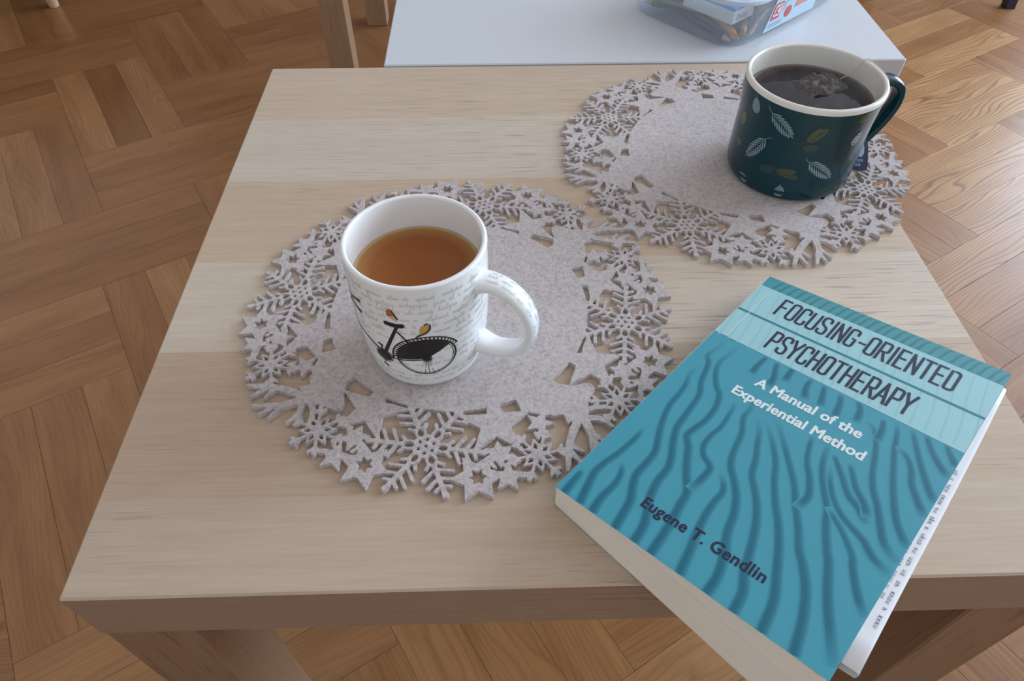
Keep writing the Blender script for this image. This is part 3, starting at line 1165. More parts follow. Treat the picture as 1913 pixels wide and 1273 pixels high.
gm = thing('mug', 'dark green mug with white leaf prints and cream inside, on the far placemat', 'mug', (GM.c[0], GM.c[1], ZM))
mug_body(GM, M_GREEN, M_CREAM, gm, rim_cream=True)
sweep('handle', [(.0508, .0705), (.058, .0735), (.069, .0730), (.0778, .0660), (.0800, .0550), (.0765, .0420), (.0690, .0290), (.0590, .0180), (.0492, .0125)],
      [.0088, .0078, .0072, .0070, .0070, .0072, .0076, .0084], [.0050, .0040, .0036, .0036, .0036, .0038, .0042, .0052], (GM.c, math.radians(10)), M_GREEN, gm)

M_LEAF = new_mat('leaf_grey_white', srgb(134, 154, 164), 0.2)
M_OLIVE = new_mat('olive_leaf', srgb(76, 84, 58), 0.2)
M_ACORN = new_mat('dark_olive', srgb(48, 68, 66), 0.2)
M_OCHRE = new_mat('ochre_print', srgb(92, 88, 52), 0.2)
DG = 1 / (math.radians(1) * 0.0508 * 1000)


def leaf(fl, stem, base, tip, width, blades=8, fat=1.0):
    """feathered leaf in (deg, mm): bare stem, then paired blades that shrink to the tip"""
    S, B, Tp = [Vector((p[0] / DG, p[1], 0)) for p in (stem, base, tip)]
    sub = Flat()
    mid = (B + Tp) / 2 + Vector((-(Tp - B).y, (Tp - B).x, 0)) * 0.04
    sub.rib([(S.x, S.y), (B.x, B.y), (mid.x, mid.y), (Tp.x, Tp.y)], [0.35, 0.5, 0.45, 0.3])
    ax_ = (Tp - B)
    L = ax_.length
    ax_.normalize()
    nn = Vector((-ax_.y, ax_.x, 0))
    for k in range(blades):
        fr = (k + 0.3) / blades
        for s in (-1, 1):
            p = B + ax_ * L * fr * 0.86
            wd = width * (0.62 + 0.55 * math.sin(PI * min(1, fr * 0.85 + 0.12))) * (1 - 0.45 * fr)
            q = p + (ax_ * 0.80 + nn * s * 0.62).normalized() * wd
            t = (q - p).normalized()
            m2 = Vector((-t.y, t.x, 0)) * 0.72 * fat
            c1, c2 = p.lerp(q, 0.45), p.lerp(q, 0.78)
            sub.poly([(p.x, p.y), (c1.x + m2.x * 0.8, c1.y + m2.y * 0.8), (c2.x + m2.x, c2.y + m2.y), (q.x, q.y), (c2.x - m2.x, c2.y - m2.y), (c1.x - m2.x * 0.8, c1.y - m2.y * 0.8)])
    t = ax_
    sub.poly([(Tp.x - t.x * 4, Tp.y - t.y * 4), (Tp.x - t.x * 2 + nn.x * .7, Tp.y - t.y * 2 + nn.y * .7), (Tp.x, Tp.y), (Tp.x - t.x * 2 - nn.x * .7, Tp.y - t.y * 2 - nn.y * .7)])
    fl.add([(v[0] * DG, v[1]) for v in sub.V], sub.F)


def cone(fl, c, rx, ry, ang):
    """pine cone: oval of small scales"""
    sub = Flat()
    f_ = lambda a, s: (c[0] / DG + a * math.cos(math.radians(ang)) - s * math.sin(math.radians(ang)), c[1] + a * math.sin(math.radians(ang)) + s * math.cos(math.radians(ang)))
    sub.poly([f_(rx * math.cos(t), ry * math.sin(t) * (1 - 0.18 * math.cos(t))) for t in [2 * PI * q / 22 for q in range(22)]])
    sub.rib([f_(rx * 0.9, 0), f_(rx * 1.3, 0.2)], 0.5)
    fl.add([(v[0] * DG, v[1]) for v in sub.V], sub.F)


gf_ = GM.surf(0.00015)
for stem, base, tip, wd, nb in (((-145.6, 76.6), (-141.5, 72.6), (-117.8, 58.0), 9.0, 8), ((-134.6, 52.6), (-139.5, 50.2), (-155.6, 27.0), 9.0, 8), ((-102.6, 43.8), (-99.0, 40.2), (-72.5, 24.2), 9.0, 9)):
    fl = Flat()
    leaf(fl, stem, base, tip, wd, nb)
    fl.build('leaf_print', gf_, M_LEAF, gm)
for c, rx, ry, ang in (((-158.5, 70.6), 6.0, 4.2, 100), ((-61.0, 57.0), 6.0, 4.0, 75), ((-151.9, 8.3), 4.8, 3.4, 150), ((-114.6, 9.8), 5.4, 4.0, 95)):
    fl = Flat()
    cone(fl, c, rx, ry, ang)
    cp = fl.build('cone_print', gf_, M_LEAF, gm)
    ln = Flat()
    h_ = lambda a, q: ((c[0] / DG + a * math.cos(math.radians(ang)) - q * math.sin(math.radians(ang))) * DG, c[1] + a * math.sin(math.radians(ang)) + q * math.cos(math.radians(ang)))
    for i in range(5):
        a = -rx * 0.75 + rx * 1.5 * i / 4
        hw = ry * math.sqrt(1 - (a / rx) ** 2) * 0.95
        for q0, q1 in ((-hw, 0), (0, hw)):
            dv = Flat()
            P = [h_(a - 0.2, q0), h_(a + 0.55, (q0 + q1) / 2), h_(a - 0.2, q1)]
            dv.rib([(p[0] / DG, p[1]) for p in P], 0.32, 4)
            ln.add([(v[0] * DG, v[1]) for v in dv.V], dv.F)
    ln.build('scale_lines', GM.surf(0.00025), M_GREEN, cp)
for stem, base, tip, wd in (((-116.6, 54.2), (-107.0, 56.6), (-93.0, 70.4), 6.0), ((-129.6, 33.6), (-123, 28.6), (-102.4, 24.0), 5.0), ((-121.5, 28.4), (-119, 28.6), (-104.8, 30.2), 3.5), ((-74.0, 73.0), (-70, 74), (-56, 77), 6.0), ((-80.6, 14.2), (-70, 13), (-40, 7.5), 6.0), ((-107.3, 56.5), (-106, 58), (-99.2, 70.6), 4.0)):
    fl = Flat()
    leaf(fl, stem, base, tip, wd, 7, 1.2)
    fl.build('leaf_print', gf_, M_OLIVE, gm)
for c, rx, ry, ang, m in (((-102.0, 52.0), 5.4, 3.4, 0, M_ACORN), ((-131.4, 26.0), 6.0, 3.6, 10, M_ACORN), ((-172.5, 53.0), 4.0, 5.6, 0, M_OCHRE), ((-169.6, 32.8), 3.2, 3.0, 0, M_OLIVE)):
    fl = Flat()
    fl.ell((0, 0), rx, ry, ang)
    fl.V = [(c[0] + v[0] * DG, c[1] + v[1]) for v in fl.V]
    fl.build('acorn_print', GM.surf(0.0001), m, gm)

TZ = 0.0682
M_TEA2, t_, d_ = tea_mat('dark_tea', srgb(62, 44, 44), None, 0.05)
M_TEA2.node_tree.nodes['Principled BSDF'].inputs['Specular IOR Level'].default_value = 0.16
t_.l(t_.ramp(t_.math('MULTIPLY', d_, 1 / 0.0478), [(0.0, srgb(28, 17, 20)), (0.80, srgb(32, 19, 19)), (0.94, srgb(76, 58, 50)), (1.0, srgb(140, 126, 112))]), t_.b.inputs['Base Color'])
V, F = lathe_vf([(0.0003, TZ), (0.025, TZ), (0.045, TZ), (GM.r(TZ) - GM.wall - 0.0001, TZ + 0.0004), (GM.r(0.063) - GM.wall - 0.0002, 0.063), (0.035, 0.058), (0.0003, 0.058)], GM.c, 96, ZM)
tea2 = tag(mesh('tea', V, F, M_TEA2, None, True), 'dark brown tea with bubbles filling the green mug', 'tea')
bub = [(-0.0255, -0.0135, .0011), (-0.0225, -0.0145, .0009), (-0.0190, -0.0158, .0013), (-0.0205, -0.0150, .0008), (0.0048, 0.0040, .0012)]
for bx, by, br in bub:
    V, F = lathe_vf([(br * math.cos(a), br * math.sin(a) * 0.8) for a in np.linspace(0, PI / 2 - 0.05, 7)], (GM.c[0] + bx, GM.c[1] + by), 14, ZM + TZ)
    mesh('bubble', V, F, new_mat('bubble_film', srgb(120, 112, 112), 0.05, 0.8), tea2, True)

# tea bag: crumpled pouch breaking the surface, string over the rim, paper tag outside
tb = thing('tea_bag', 'wet tea bag in the green mug, string over the rim to a dark blue tag', 'tea bag', (GM.c[0] + 0.012, GM.c[1] + 0.014, ZM + TZ - 0.006))
rr = random.Random(3)
n = 26
V, F = [], []
for top in (1, 0):
    for i in range(n):
        for j in range(n):
            a, bb = i / (n - 1) * 2 - 1, j / (n - 1) * 2 - 1
            x, y = a * 0.0215, bb * 0.0165
            edge = (1 - abs(a) ** 3) * (1 - abs(bb) ** 3)
            h = edge * (0.0060 + 0.0016 * math.sin(9 * a + 3 * bb) + 0.0012 * math.sin(13 * bb - 5 * a) + 0.0009 * math.sin(23 * a * bb + 3))
            z = -0.0018 + (h if top else -0.3 * h) + 0.0006 * math.sin(7 * a + 2)
            ca, sa = math.cos(0.35), math.sin(0.35)
            V.append((GM.c[0] + 0.012 + x * ca - y * sa, GM.c[1] + 0.014 + x * sa + y * ca, ZM + TZ + z))
for top in (0, 1):
    for i in range(n - 1):
        for j in range(n - 1):
            b0 = top * n * n
            q = (b0 + i * n + j, b0 + (i + 1) * n + j, b0 + (i + 1) * n + j + 1, b0 + i * n + j + 1)
            F.append(q if top == 0 else q[::-1])
m = new_mat('wet_tea_paper', srgb(104, 92, 82), 0.6, 0.3)
t_ = NT(m)
nz = t_.n('ShaderNodeTexNoise', Scale=330.0, Detail=4.0)
t_.l(t_.coords('Object'), nz.inputs['Vector'])
t_.l(t_.ramp(nz.outputs['Fac'], [(0.3, srgb(44, 36, 34)), (0.55, srgb(86, 74, 66)), (0.75, srgb(128, 116, 104))]), t_.b.inputs['Base Color'])
mesh('pouch', V, F, m, tb, True)


def tube(name, pts, rad, m, parent, per=6, sec=8):
    P = smooth_path(pts, per)
    V, F = [], []
    up = Vector((0.2, 0.1, 1)).normalized()
    for i, p in enumerate(P):
        t = (P[min(i + 1, len(P) - 1)] - P[max(i - 1, 0)]).normalized()
        s = t.cross(up).normalized()
        q = s.cross(t)
        for k in range(sec):
            a = 2 * PI * k / sec
            V.append(tuple(p + s * rad * math.cos(a) + q * rad * math.sin(a)))
    for i in range(len(P) - 1):
        for k in range(sec):
            F.append((i * sec + k, i * sec + (k + 1) % sec, (i + 1) * sec + (k + 1) % sec, (i + 1) * sec + k))
    return mesh(name, V, F, m, parent, True)


def gpol(r, deg, z):
    return (GM.c[0] + r * math.cos(math.radians(deg)), GM.c[1] + r * math.sin(math.radians(deg)), ZM + z)


tube('string', [(GM.c[0] + 0.028, GM.c[1] + 0.020, ZM + TZ + 0.0005), gpol(0.0455, 30, 0.0745), gpol(0.0482, 27, 0.0822), gpol(0.0512, 25, 0.0858), gpol(0.0548, 21, 0.0835), gpol(0.0590, 10, 0.0797), gpol(0.0582, -1, 0.0765), gpol(0.0550, -4, 0.066), gpol(0.0530, -7, 0.050), gpol(0.0525, -9.9, 0.0345)], 0.00035, new_mat('cotton_string', srgb(206, 200, 190), 0.8), tb)
# tag hanging against the wall below the handle
M_TAG = new_mat('tag_dark_blue', srgb(62, 70, 98), 0.5)
TAGC = [Vector((GM.c[0] + x, GM.c[1] + y, ZM + z)) for x, y, z in ((0.0505, -0.0095, 0.0040), (0.0676, -0.0080, 0.0016), (0.0582, -0.0080, 0.0285), (0.0514, -0.0090, 0.0345))]


def on_tag(u, v, e=0.0, off=0.00028):
    a = TAGC[0].lerp(TAGC[1], u / 18).lerp(TAGC[3].lerp(TAGC[2], u / 18), v / 30)
    bend = 0.0012 * math.sin(PI * v / 30)
    return tuple(a + Vector((0, -1, 0)) * (bend + off + e))


V, F = [], []
for off in (0.0002, -0.0002):
    V += [on_tag(u, v, 0, off) for u in (0, 9, 18) for v in (0, 6, 12, 18, 24, 30)]
for i in range(2):
    for j in range(5):
        q = (i * 6 + j, (i + 1) * 6 + j, (i + 1) * 6 + j + 1, i * 6 + j + 1)
        F += [q, tuple(18 + k for k in q[::-1])]
mesh('tag', V, F, M_TAG, tb)
tg = Flat()
tg.poly([(5.5, 26.5), (9.5, 23.5), (10.6, 18.5), (8.6, 14.6), (4.6, 14.0), (1.6, 16.2), (1.4, 20.0)])
for i, z in enumerate((11.6, 10.0, 7.0, 5.4)):
    x = 1.5
    for w_ in ((2.6, 1.6, 4.2), (2.0, 3.6, 1.8), (2.6, 1.2, 2.4), (1.6, 2.8, 2.2))[i]:
        tg.rib([(x, z), (x + w_, z - 0.15)], 1.0)
        x += w_ + 0.9
tg.build('tag_print', on_tag, new_mat('tag_pale_blue', srgb(176, 200, 226), 0.5), tb)

# thin steam over the dark tea
prof = [(0.0004, TZ + 0.0016), (0.040, TZ + 0.0016), (0.0455, 0.074), (0.0445, 0.090), (0.040, 0.112), (0.030, 0.130), (0.0004, 0.138)]
V, F = lathe_vf(prof, GM.c, 40, ZM)
M_STEAM = bpy.data.materials.new('steam')
M_STEAM.use_nodes = True
t = M_STEAM.node_tree
t.nodes.remove(t.nodes['Principled BSDF'])
vs = t.nodes.new('ShaderNodeVolumeScatter')
vs.inputs['Color'].default_value = (0.98, 0.98, 1.0, 1)
vs.inputs['Anisotropy'].default_value = 0.3
tc = t.nodes.new('ShaderNodeTexCoord')
nz = t.nodes.new('ShaderNodeTexNoise')
nz.inputs['Scale'].default_value = 42.0
nz.inputs['Detail'].default_value = 2.0
nz.inputs['Distortion'].default_value = 1.6
t.links.new(tc.outputs['Object'], nz.inputs['Vector'])
rp = t.nodes.new('ShaderNodeValToRGB')
rp.color_ramp.elements[0].position = 0.40
rp.color_ramp.elements[0].color = (0.12, 0.12, 0.12, 1)
rp.color_ramp.elements[1].position = 0.66
t.links.new(nz.outputs['Fac'], rp.inputs[0])
sp_ = t.nodes.new('ShaderNodeSeparateXYZ')
t.links.new(tc.outputs['Object'], sp_.inputs[0])
mr = t.nodes.new('ShaderNodeMapRange')            # thins out upwards
mr.inputs['From Min'].default_value = 0.0
mr.inputs['From Max'].default_value = 0.055
mr.inputs['To Min'].default_value = 3.6
mr.inputs['To Max'].default_value = 0.0
t.links.new(sp_.outputs[2], mr.inputs['Value'])
ml = t.nodes.new('ShaderNodeMath')
ml.operation = 'MULTIPLY'
t.links.new(rp.outputs[0], ml.inputs[0])
t.links.new(mr.outputs[0], ml.inputs[1])
t.links.new(ml.outputs[0], vs.inputs['Density'])
t.links.new(vs.outputs[0], t.nodes['Material Output'].inputs['Volume'])
so = mesh('steam', V, F, M_STEAM, None, True)
fix_normals(so)
tag(so, 'thin wisps of steam rising over the dark tea in the green mug', 'steam')

# ------------------------------------------------------------------ the book
BO = Vector((0.4182, 0.2089, 0.4686))
BW = (Vector((0.5250, 0.1027, 0.4888)) - BO) / 152.0
BH = (Vector((0.2566, 0.0467, 0.4705)) - BO) / 229.0
BN = BW.cross(-BH).normalized() if True else None
if BN.z < 0:
    BN = -BN
bk = thing('book', 'teal paperback with dark wave pattern lying across the table corner', 'book', (0.39, 0.075, Z0))


def bp(a, b, h=0.0):
    """point on the cover: a mm from the spine, b mm (negative) from the head, h mm above it"""
    return tuple(BO + BW * a + BH * (-b) + BN * (h / 1000))


def slab(name, P, th, m, parent, mats=None, top_m=None):
    """thin sheet over an (a, b) outline, th mm thick downwards"""
    n = len(P)
    V = [bp(a, b, 0) for a, b in P] + [bp(a, b, -th) for a, b in P]
    F = [tuple(range(n))[::-1], tuple(range(n, 2 * n))] + [(i, (i + 1) % n, n + (i + 1) % n, n + i) for i in range(n)]
    o = mesh(name, V, F, m, parent, False, mats, [0] + [1] * (n + 1) if mats else None)
    fix_normals(o)
    return o


M_EDGE = new_mat('cover_edge', srgb(206, 224, 226), 0.6)
slab('front_cover', [(0, 0), (152, 0), (152, -229), (0, -229)], 0.35, M_TEAL, bk, [M_EDGE])
# page block: a wedge, thin at the spine and fanned at the fore-edge
M_PAGES = new_mat('page_edges', srgb(214, 204, 184), 0.85, 0.1)
t_ = NT(M_PAGES)
nz = t_.n('ShaderNodeTexNoise', Scale=1.0, Detail=2.0)
t_.l(t_.coords('Object', (4, 4, 1500)), nz.inputs['Vector'])
t_.l(t_.ramp(nz.outputs['Fac'], [(0.3, srgb(236, 228, 212)), (0.7, srgb(244, 238, 226))]), t_.b.inputs['Base Color'])
zt = Z0 + 0.0008
V, F = [], []
NA, NZ = 14, 8
for side, bb in ((0, -0.8), (1, -228.4)):
    for i in range(NA + 1):
        a = 0.35 + 150.65 * i / NA
        tpt = Vector(bp(a, bb, -0.4 - 1.9 * max(0, (a - 112) / 39)))
        # bottom pages slip outwards a little towards the foot and fore-edge
        slip = 8.5 * (i / NA) * (1 if side else 0)
        bpt = Vector(bp(a - 2.0 * (i / NA), bb - slip, -0.4))
        bpt.z = zt
        for k in range(NZ + 1):
            fz = k / NZ
            V.append(tuple(tpt.lerp(bpt, fz)))
ix = lambda s, i, k: s * (NA + 1) * (NZ + 1) + i * (NZ + 1) + k
for i in range(NA):
    for k in range(NZ):
        F.append((ix(0, i, k), ix(0, i + 1, k), ix(0, i + 1, k + 1), ix(0, i, k + 1)))
        F.append((ix(1, i, k), ix(1, i, k + 1), ix(1, i + 1, k + 1), ix(1, i + 1, k)))
    F.append((ix(0, i, 0), ix(1, i, 0), ix(1, i + 1, 0), ix(0, i + 1, 0)))
    F.append((ix(0, i, NZ), ix(0, i + 1, NZ), ix(1, i + 1, NZ), ix(1, i, NZ)))
for k in range(NZ):
    F.append((ix(0, 0, k), ix(0, 0, k + 1), ix(1, 0, k + 1), ix(1, 0, k)))
    F.append((ix(0, NA, k), ix(1, NA, k), ix(1, NA, k + 1), ix(0, NA, k + 1)))
o = mesh('page_block', V, F, M_PAGES, bk)
fix_normals(o)
# spine and back cover
sp, bc = [], []
for b in (-0.4, -227.6):
    t0, b0 = Vector(bp(0, b, -0.02)), Vector(bp(0, b, 0))
    b0.z = Z0 + 0.0004
    out = (-BW).normalized() * 0.0003
    sp.append([t0, t0.lerp(b0, 0.1) + out, t0.lerp(b0, 0.5) + out * 1.3, t0.lerp(b0, 0.9) + out, b0])
V = [tuple(p) for p in sp[0] + sp[1]]
F = [(i, i + 1, 6 + i, 5 + i) for i in range(4)]
o = mesh('spine', V, F, M_TEAL, bk, True)
o.data.materials.append(M_EDGE)
sd = o.modifiers.new('thickness', 'SOLIDIFY')
sd.thickness = 0.0004
sd.offset = 0.0
sd.material_offset_rim = 1
bq = []
for a, b in ((0, 0), (149, 0), (149, -236), (0, -228.6)):
    p = Vector(bp(a, b, 0))
    bq.append((p.x, p.y))
V = [(x, y, Z0 + 0.0007) for x, y in bq] + [(x, y, Z0 + 0.0003) for x, y in bq]
o = mesh('back_cover', V, [(0, 1, 2, 3), (7, 6, 5, 4), (0, 4, 5, 1), (1, 5, 6, 2), (2, 6, 7, 3), (3, 7, 4, 0)], M_TEAL, bk, mats=[M_EDGE], fmat=[0, 0, 1, 1, 1, 1])
fix_normals(o)

# printed wave bands, traced in mm on the cover
WAVES = [[[6.0, -229], [4.9, -218.4], [4.4, -211.1]], [[16.4, -228.8], [13.1, -218.0], [10.3, -208.4], [10.6, -199.7], [12.6, -187.2], [13.2, -173.0], [12.0, -166.3]], [[24.9, -228.8], [23.1, -219.0], [23.4, -208.2], [21.7, -199.9], [17.8, -193.1]], [[39.5, -228.8], [37.5, -218.0], [35.4, -209.6], [30.7, -201.0], [28.3, -194.3], [28.1, -184.5], [27.3, -176.1], [23.8, -168.6], [20.1, -160.9], [16.6, -151.7], [13.9, -141.2], [13.4, -131.2], [11.8, -121.8], [9.5, -114.1], [9.5, -104.3]], [[51.6, -228.8], [49.8, -218.3], [46.4, -210.3], [42.5, -202.5], [39.6, -191.3], [39.0, -181.0], [35.7, -172.5], [31.3, -164.7], [26.8, -154.2], [25.6, -145.6], [24.2, -132.8], [22.5, -123.9], [17.7, -114.4], [15.2, -105.4], [12.3, -97.9], [9.0, -93.3], [9.9, -86.0], [11.0, -72.6]], [[61.5, -228.8], [60.3, -216.8], [58.8, -205.6], [56.7, -195.5], [55.3, -187.4], [48.8, -178.1], [43.5, -169.4], [39.3, -161.6], [34.3, -155.2], [35.1, -147.4], [36.4, -139.0], [35.5, -127.6], [31.9, -117.6], [27.5, -113.3], [21.4, -104.7], [18.0, -94.8], [18.8, -84.2], [19.5, -73.4]], [[55.4, -185.2], [56.4, -177.1], [56.5, -168.5], [54.5, -164.7], [49.0, -161.5], [45.2, -155.5], [44.6, -146.7], [45.5, -137.6], [43.7, -123.4], [41.9, -116.1]], [[78.0, -228.8], [75.0, -215.0], [72.9, -207.7], [70.1, -193.9], [69.1, -182.8], [69.2, -175.6], [66.6, -170.6], [61.7, -165.1]], [[92.8, -228.8], [92.1, -217.6], [88.1, -205.3], [83.2, -194.1], [80.3, -183.1], [75.6, -173.2], [70.0, -165.6], [64.5, -159.5], [61.3, -153.4], [59.3, -146.1], [56.5, -134.6], [51.7, -124.1], [51.1, -113.7], [48.4, -103.1]], [[106.8, -228.8], [104.9, -217.2], [100.4, -207.7], [97.2, -197.4], [92.0, -182.5], [86.6, -171.8], [80.3, -163.1], [74.9, -156.1], [71.5, -146.0], [66.7, -135.4], [63.0, -126.8], [57.4, -119.5]], [[120.7, -228.8], [117.7, -212.3], [111.6, -197.9], [105.9, -185.3], [99.5, -174.0], [93.7, -165.8], [85.7, -152.3], [80.3, -140.9], [71.7, -129.0], [62.0, -118.2]], [[135.9, -228.8], [131.7, -212.4], [126.1, -198.3], [119.0, -187.1], [114.0, -181.0], [108.3, -170.5], [101.2, -159.3], [94.0, -147.3], [83.9, -134.6], [74.6, -123.2], [65.4, -113.0]], [[102.2, -160.5], [103.3, -150.7], [99.4, -140.8], [92.8, -130.4], [88.8, -119.4], [87.1, -111.7]], [[150.6, -222.3], [143.1, -209.7], [134.5, -194.1], [127.8, -179.3], [123.8, -172.4], [117.3, -159.9], [113.6, -150.7], [106.8, -140.7], [100.6, -129.2], [97.3, -117.9], [96.6, -110.7]], [[151.2, -193.2], [144.4, -185.3], [137.0, -173.8], [134.0, -167.9], [126.0, -159.7], [118.1, -153.5], [113.2, -150.0]], [[150.6, -166.0], [141.8, -162.8], [134.5, -156.9], [127.6, -153.7], [120.2, -149.8], [113.2, -143.2], [107.3, -134.1], [103.1, -125.0]], [[131.6, -147.5], [125.0, -140.9], [118.2, -137.0], [111.2, -128.7], [103.8, -120.1], [100.8, -117.2]], [[130.6, -143.7], [126.2, -137.0], [119.0, -130.2], [113.6, -122.5], [109.9, -117.2]], [[150.9, -158.2], [142.7, -152.4], [136.8, -143.1], [131.3, -133.6], [125.4, -124.9], [121.2, -115.1], [117.8, -104.1], [113.9, -94.1], [109.7, -87.3], [104.1, -83.8]], [[114.5, -94.7], [113.2, -84.4], [110.9, -77.1]], [[151.9, -147.9], [147.2, -143.2], [140.9, -134.8], [134.2, -121.3], [129.0, -108.5], [123.7, -93.8], [120.3, -82.1], [117.2, -74.3]], [[151.0, -126.1], [145.6, -119.4], [139.3, -111.0], [135.5, -102.0], [130.8, -95.4], [124.0, -91.3]], [[152.0, -114.8], [145.9, -107.5], [137.9, -95.9], [130.1, -83.0], [125.3, -74.6]], [[151.0, -95.1], [143.1, -88.3], [136.3, -80.0], [132.5, -73.2]], [[151.8, -86.1], [147.3, -80.6], [142.3, -74.0]], [[37.5, -91.0], [37.1, -83.5], [37.4, -76.9], [38, -72]], [[50.7, -94.3], [49.2, -84.8], [46.4, -77.8], [45, -72.4]], [[55.5, -84.4], [54.8, -74.2], [54.4, -72.5]], [[70.9, -90.3], [67.6, -80.8], [67.2, -72.9]], [[80.3, -90.0], [77.4, -80.2], [75.0, -73.4]], [[90.1, -93.1], [87.7, -80.5], [84.8, -74.3]], [[100.4, -88.8], [98.5, -78.8], [94.4, -73.3]]]
wvV, wvF, wvS = [], [], []
for kk_, P in enumerate(WAVES):
    w0 = 7.0 if P[0][1] < -200 else 6.0
    Q = smooth_path([(p[0], p[1], 0) for p in P], 5)
    n = len(Q)
    for i, p in enumerate(Q):
        t = (Q[min(i + 1, n - 1)] - Q[max(i - 1, 0)]).normalized()
        nn = Vector((-t.y, t.x, 0))
        fr = i / (n - 1)
        w = w0 * (1 - 0.42 * fr)
        end = min(1.0, (1 - fr) * 6) * (min(1.0, 0.25 + fr * 6) if P[0][1] > -224 else 1.0)
        for c_, sh_ in ((-0.5, 0.0), (-0.27, 0.62), (0.0, 0.95), (0.25, 0.9), (0.37, 0.45), (0.5, 0.0)):
            x, y = p.x + nn.x * w * c_, p.y + nn.y * w * c_
            wvV.append(bp(min(max(x, 0.2), 151.8), max(y, -228.8), 0.03 + kk_ * 0.0009))
            wvS.append(sh_ * end * (0.85 + 0.15 * (1 - fr)))
        if i:
            b0 = len(wvV) - 12
            wvF += [(b0 + c_, b0 + c_ + 1, b0 + c_ + 7, b0 + c_ + 6) for c_ in range(5)]
M_WAVE = new_mat('teal_wave_ink', srgb(66, 154, 174), 0.33, 0.45)
t_ = NT(M_WAVE)
at_ = t_.n('ShaderNodeAttribute', attribute_name='ink')
t_.l(t_.mix(at_.outputs['Fac'], M_TEAL.node_tree.nodes['Principled BSDF'].inputs['Base Color'].default_value[:], srgb(0, 98, 120)), t_.b.inputs['Base Color'])
o = mesh('wave_print', wvV, wvF, M_WAVE, bk)
att = o.data.attributes.new('ink', 'FLOAT', 'POINT')
att.data.foreach_set('value', wvS)
o['label'] = 'dark teal wave bands'


def quad(name, P, m, h):
    return mesh(name, [bp(a, b, h) for a, b in P], [(3, 2, 1, 0)], m, bk)


quad('title_panel', [(0.2, -11.8), (151.8, -12.9), (151.8, -74.6), (0.2, -71.0)], M_PANEL, 0.10)
quad('top_band', [(0.2, -0.2), (151.8, -0.2), (151.8, -12.9), (0.2, -11.8)], M_STRIP, 0.092)
ws = Flat()
wr = random.Random(21)
x = 8
while x < 150:
    ws.rib([(x, -12.2), (x + 1.2, -8), (x + 2.0, -4), (x + 4.2, -0.5)], [2.2, 1.7, 1.6, 1.1], 4)
    x += wr.uniform(4.4, 6.6)
ws.V = [(min(a, 151.7), b) for a, b in ws.V]
ws.build('top_band_waves', lambda a, b, e: bp(a, b, 0.095 + e * 1000), M_STRIPD, bk)
ws = Flat()
x = 4
while x < 158:
    ws.rib([(x, -72), (x - 2.0, -55), (x - 6, -35), (x - 9, -14)], [1.6, 1.2, 1.2, 0.9], 4)
    x += wr.uniform(5.5, 8.5)
ws.V = [(min(max(a, 0.3), 151.7), b) for a, b in ws.V]
ws.build('panel_waves', lambda a, b, e: bp(a, b, 0.11 + e * 1000), M_PANELW, bk)
quad('title_rule', [(0.2, -41.3), (151.8, -43.2), (151.8, -45.0), (0.2, -43.1)], M_STRIPD, 0.20)
quad('hinge_crease', [(8.0, -13), (8.5, -13), (8.5, -70.5), (8.0, -70.5)], M_EDGE, 0.21)

# title: narrow rounded sans capitals built from strokes
RC = 0.30


def rr_path(x0, y0, x1, y1, r, a, b):
    """part of a rounded rectangle as a polyline, corners a..b counted from the top right, anticlockwise"""
    cs = [(x1 - r, y1 - r, 0), (x0 + r, y1 - r, 90), (x0 + r, y0 + r, 180), (x1 - r, y0 + r, 270)]
    out = []
    for k in range(a, b):
        cx, cy, s = cs[k % 4]
        out += [(cx + r * math.cos(math.radians(s + 15 * i)), cy + r * math.sin(math.radians(s + 15 * i))) for i in range(7)]
    return out


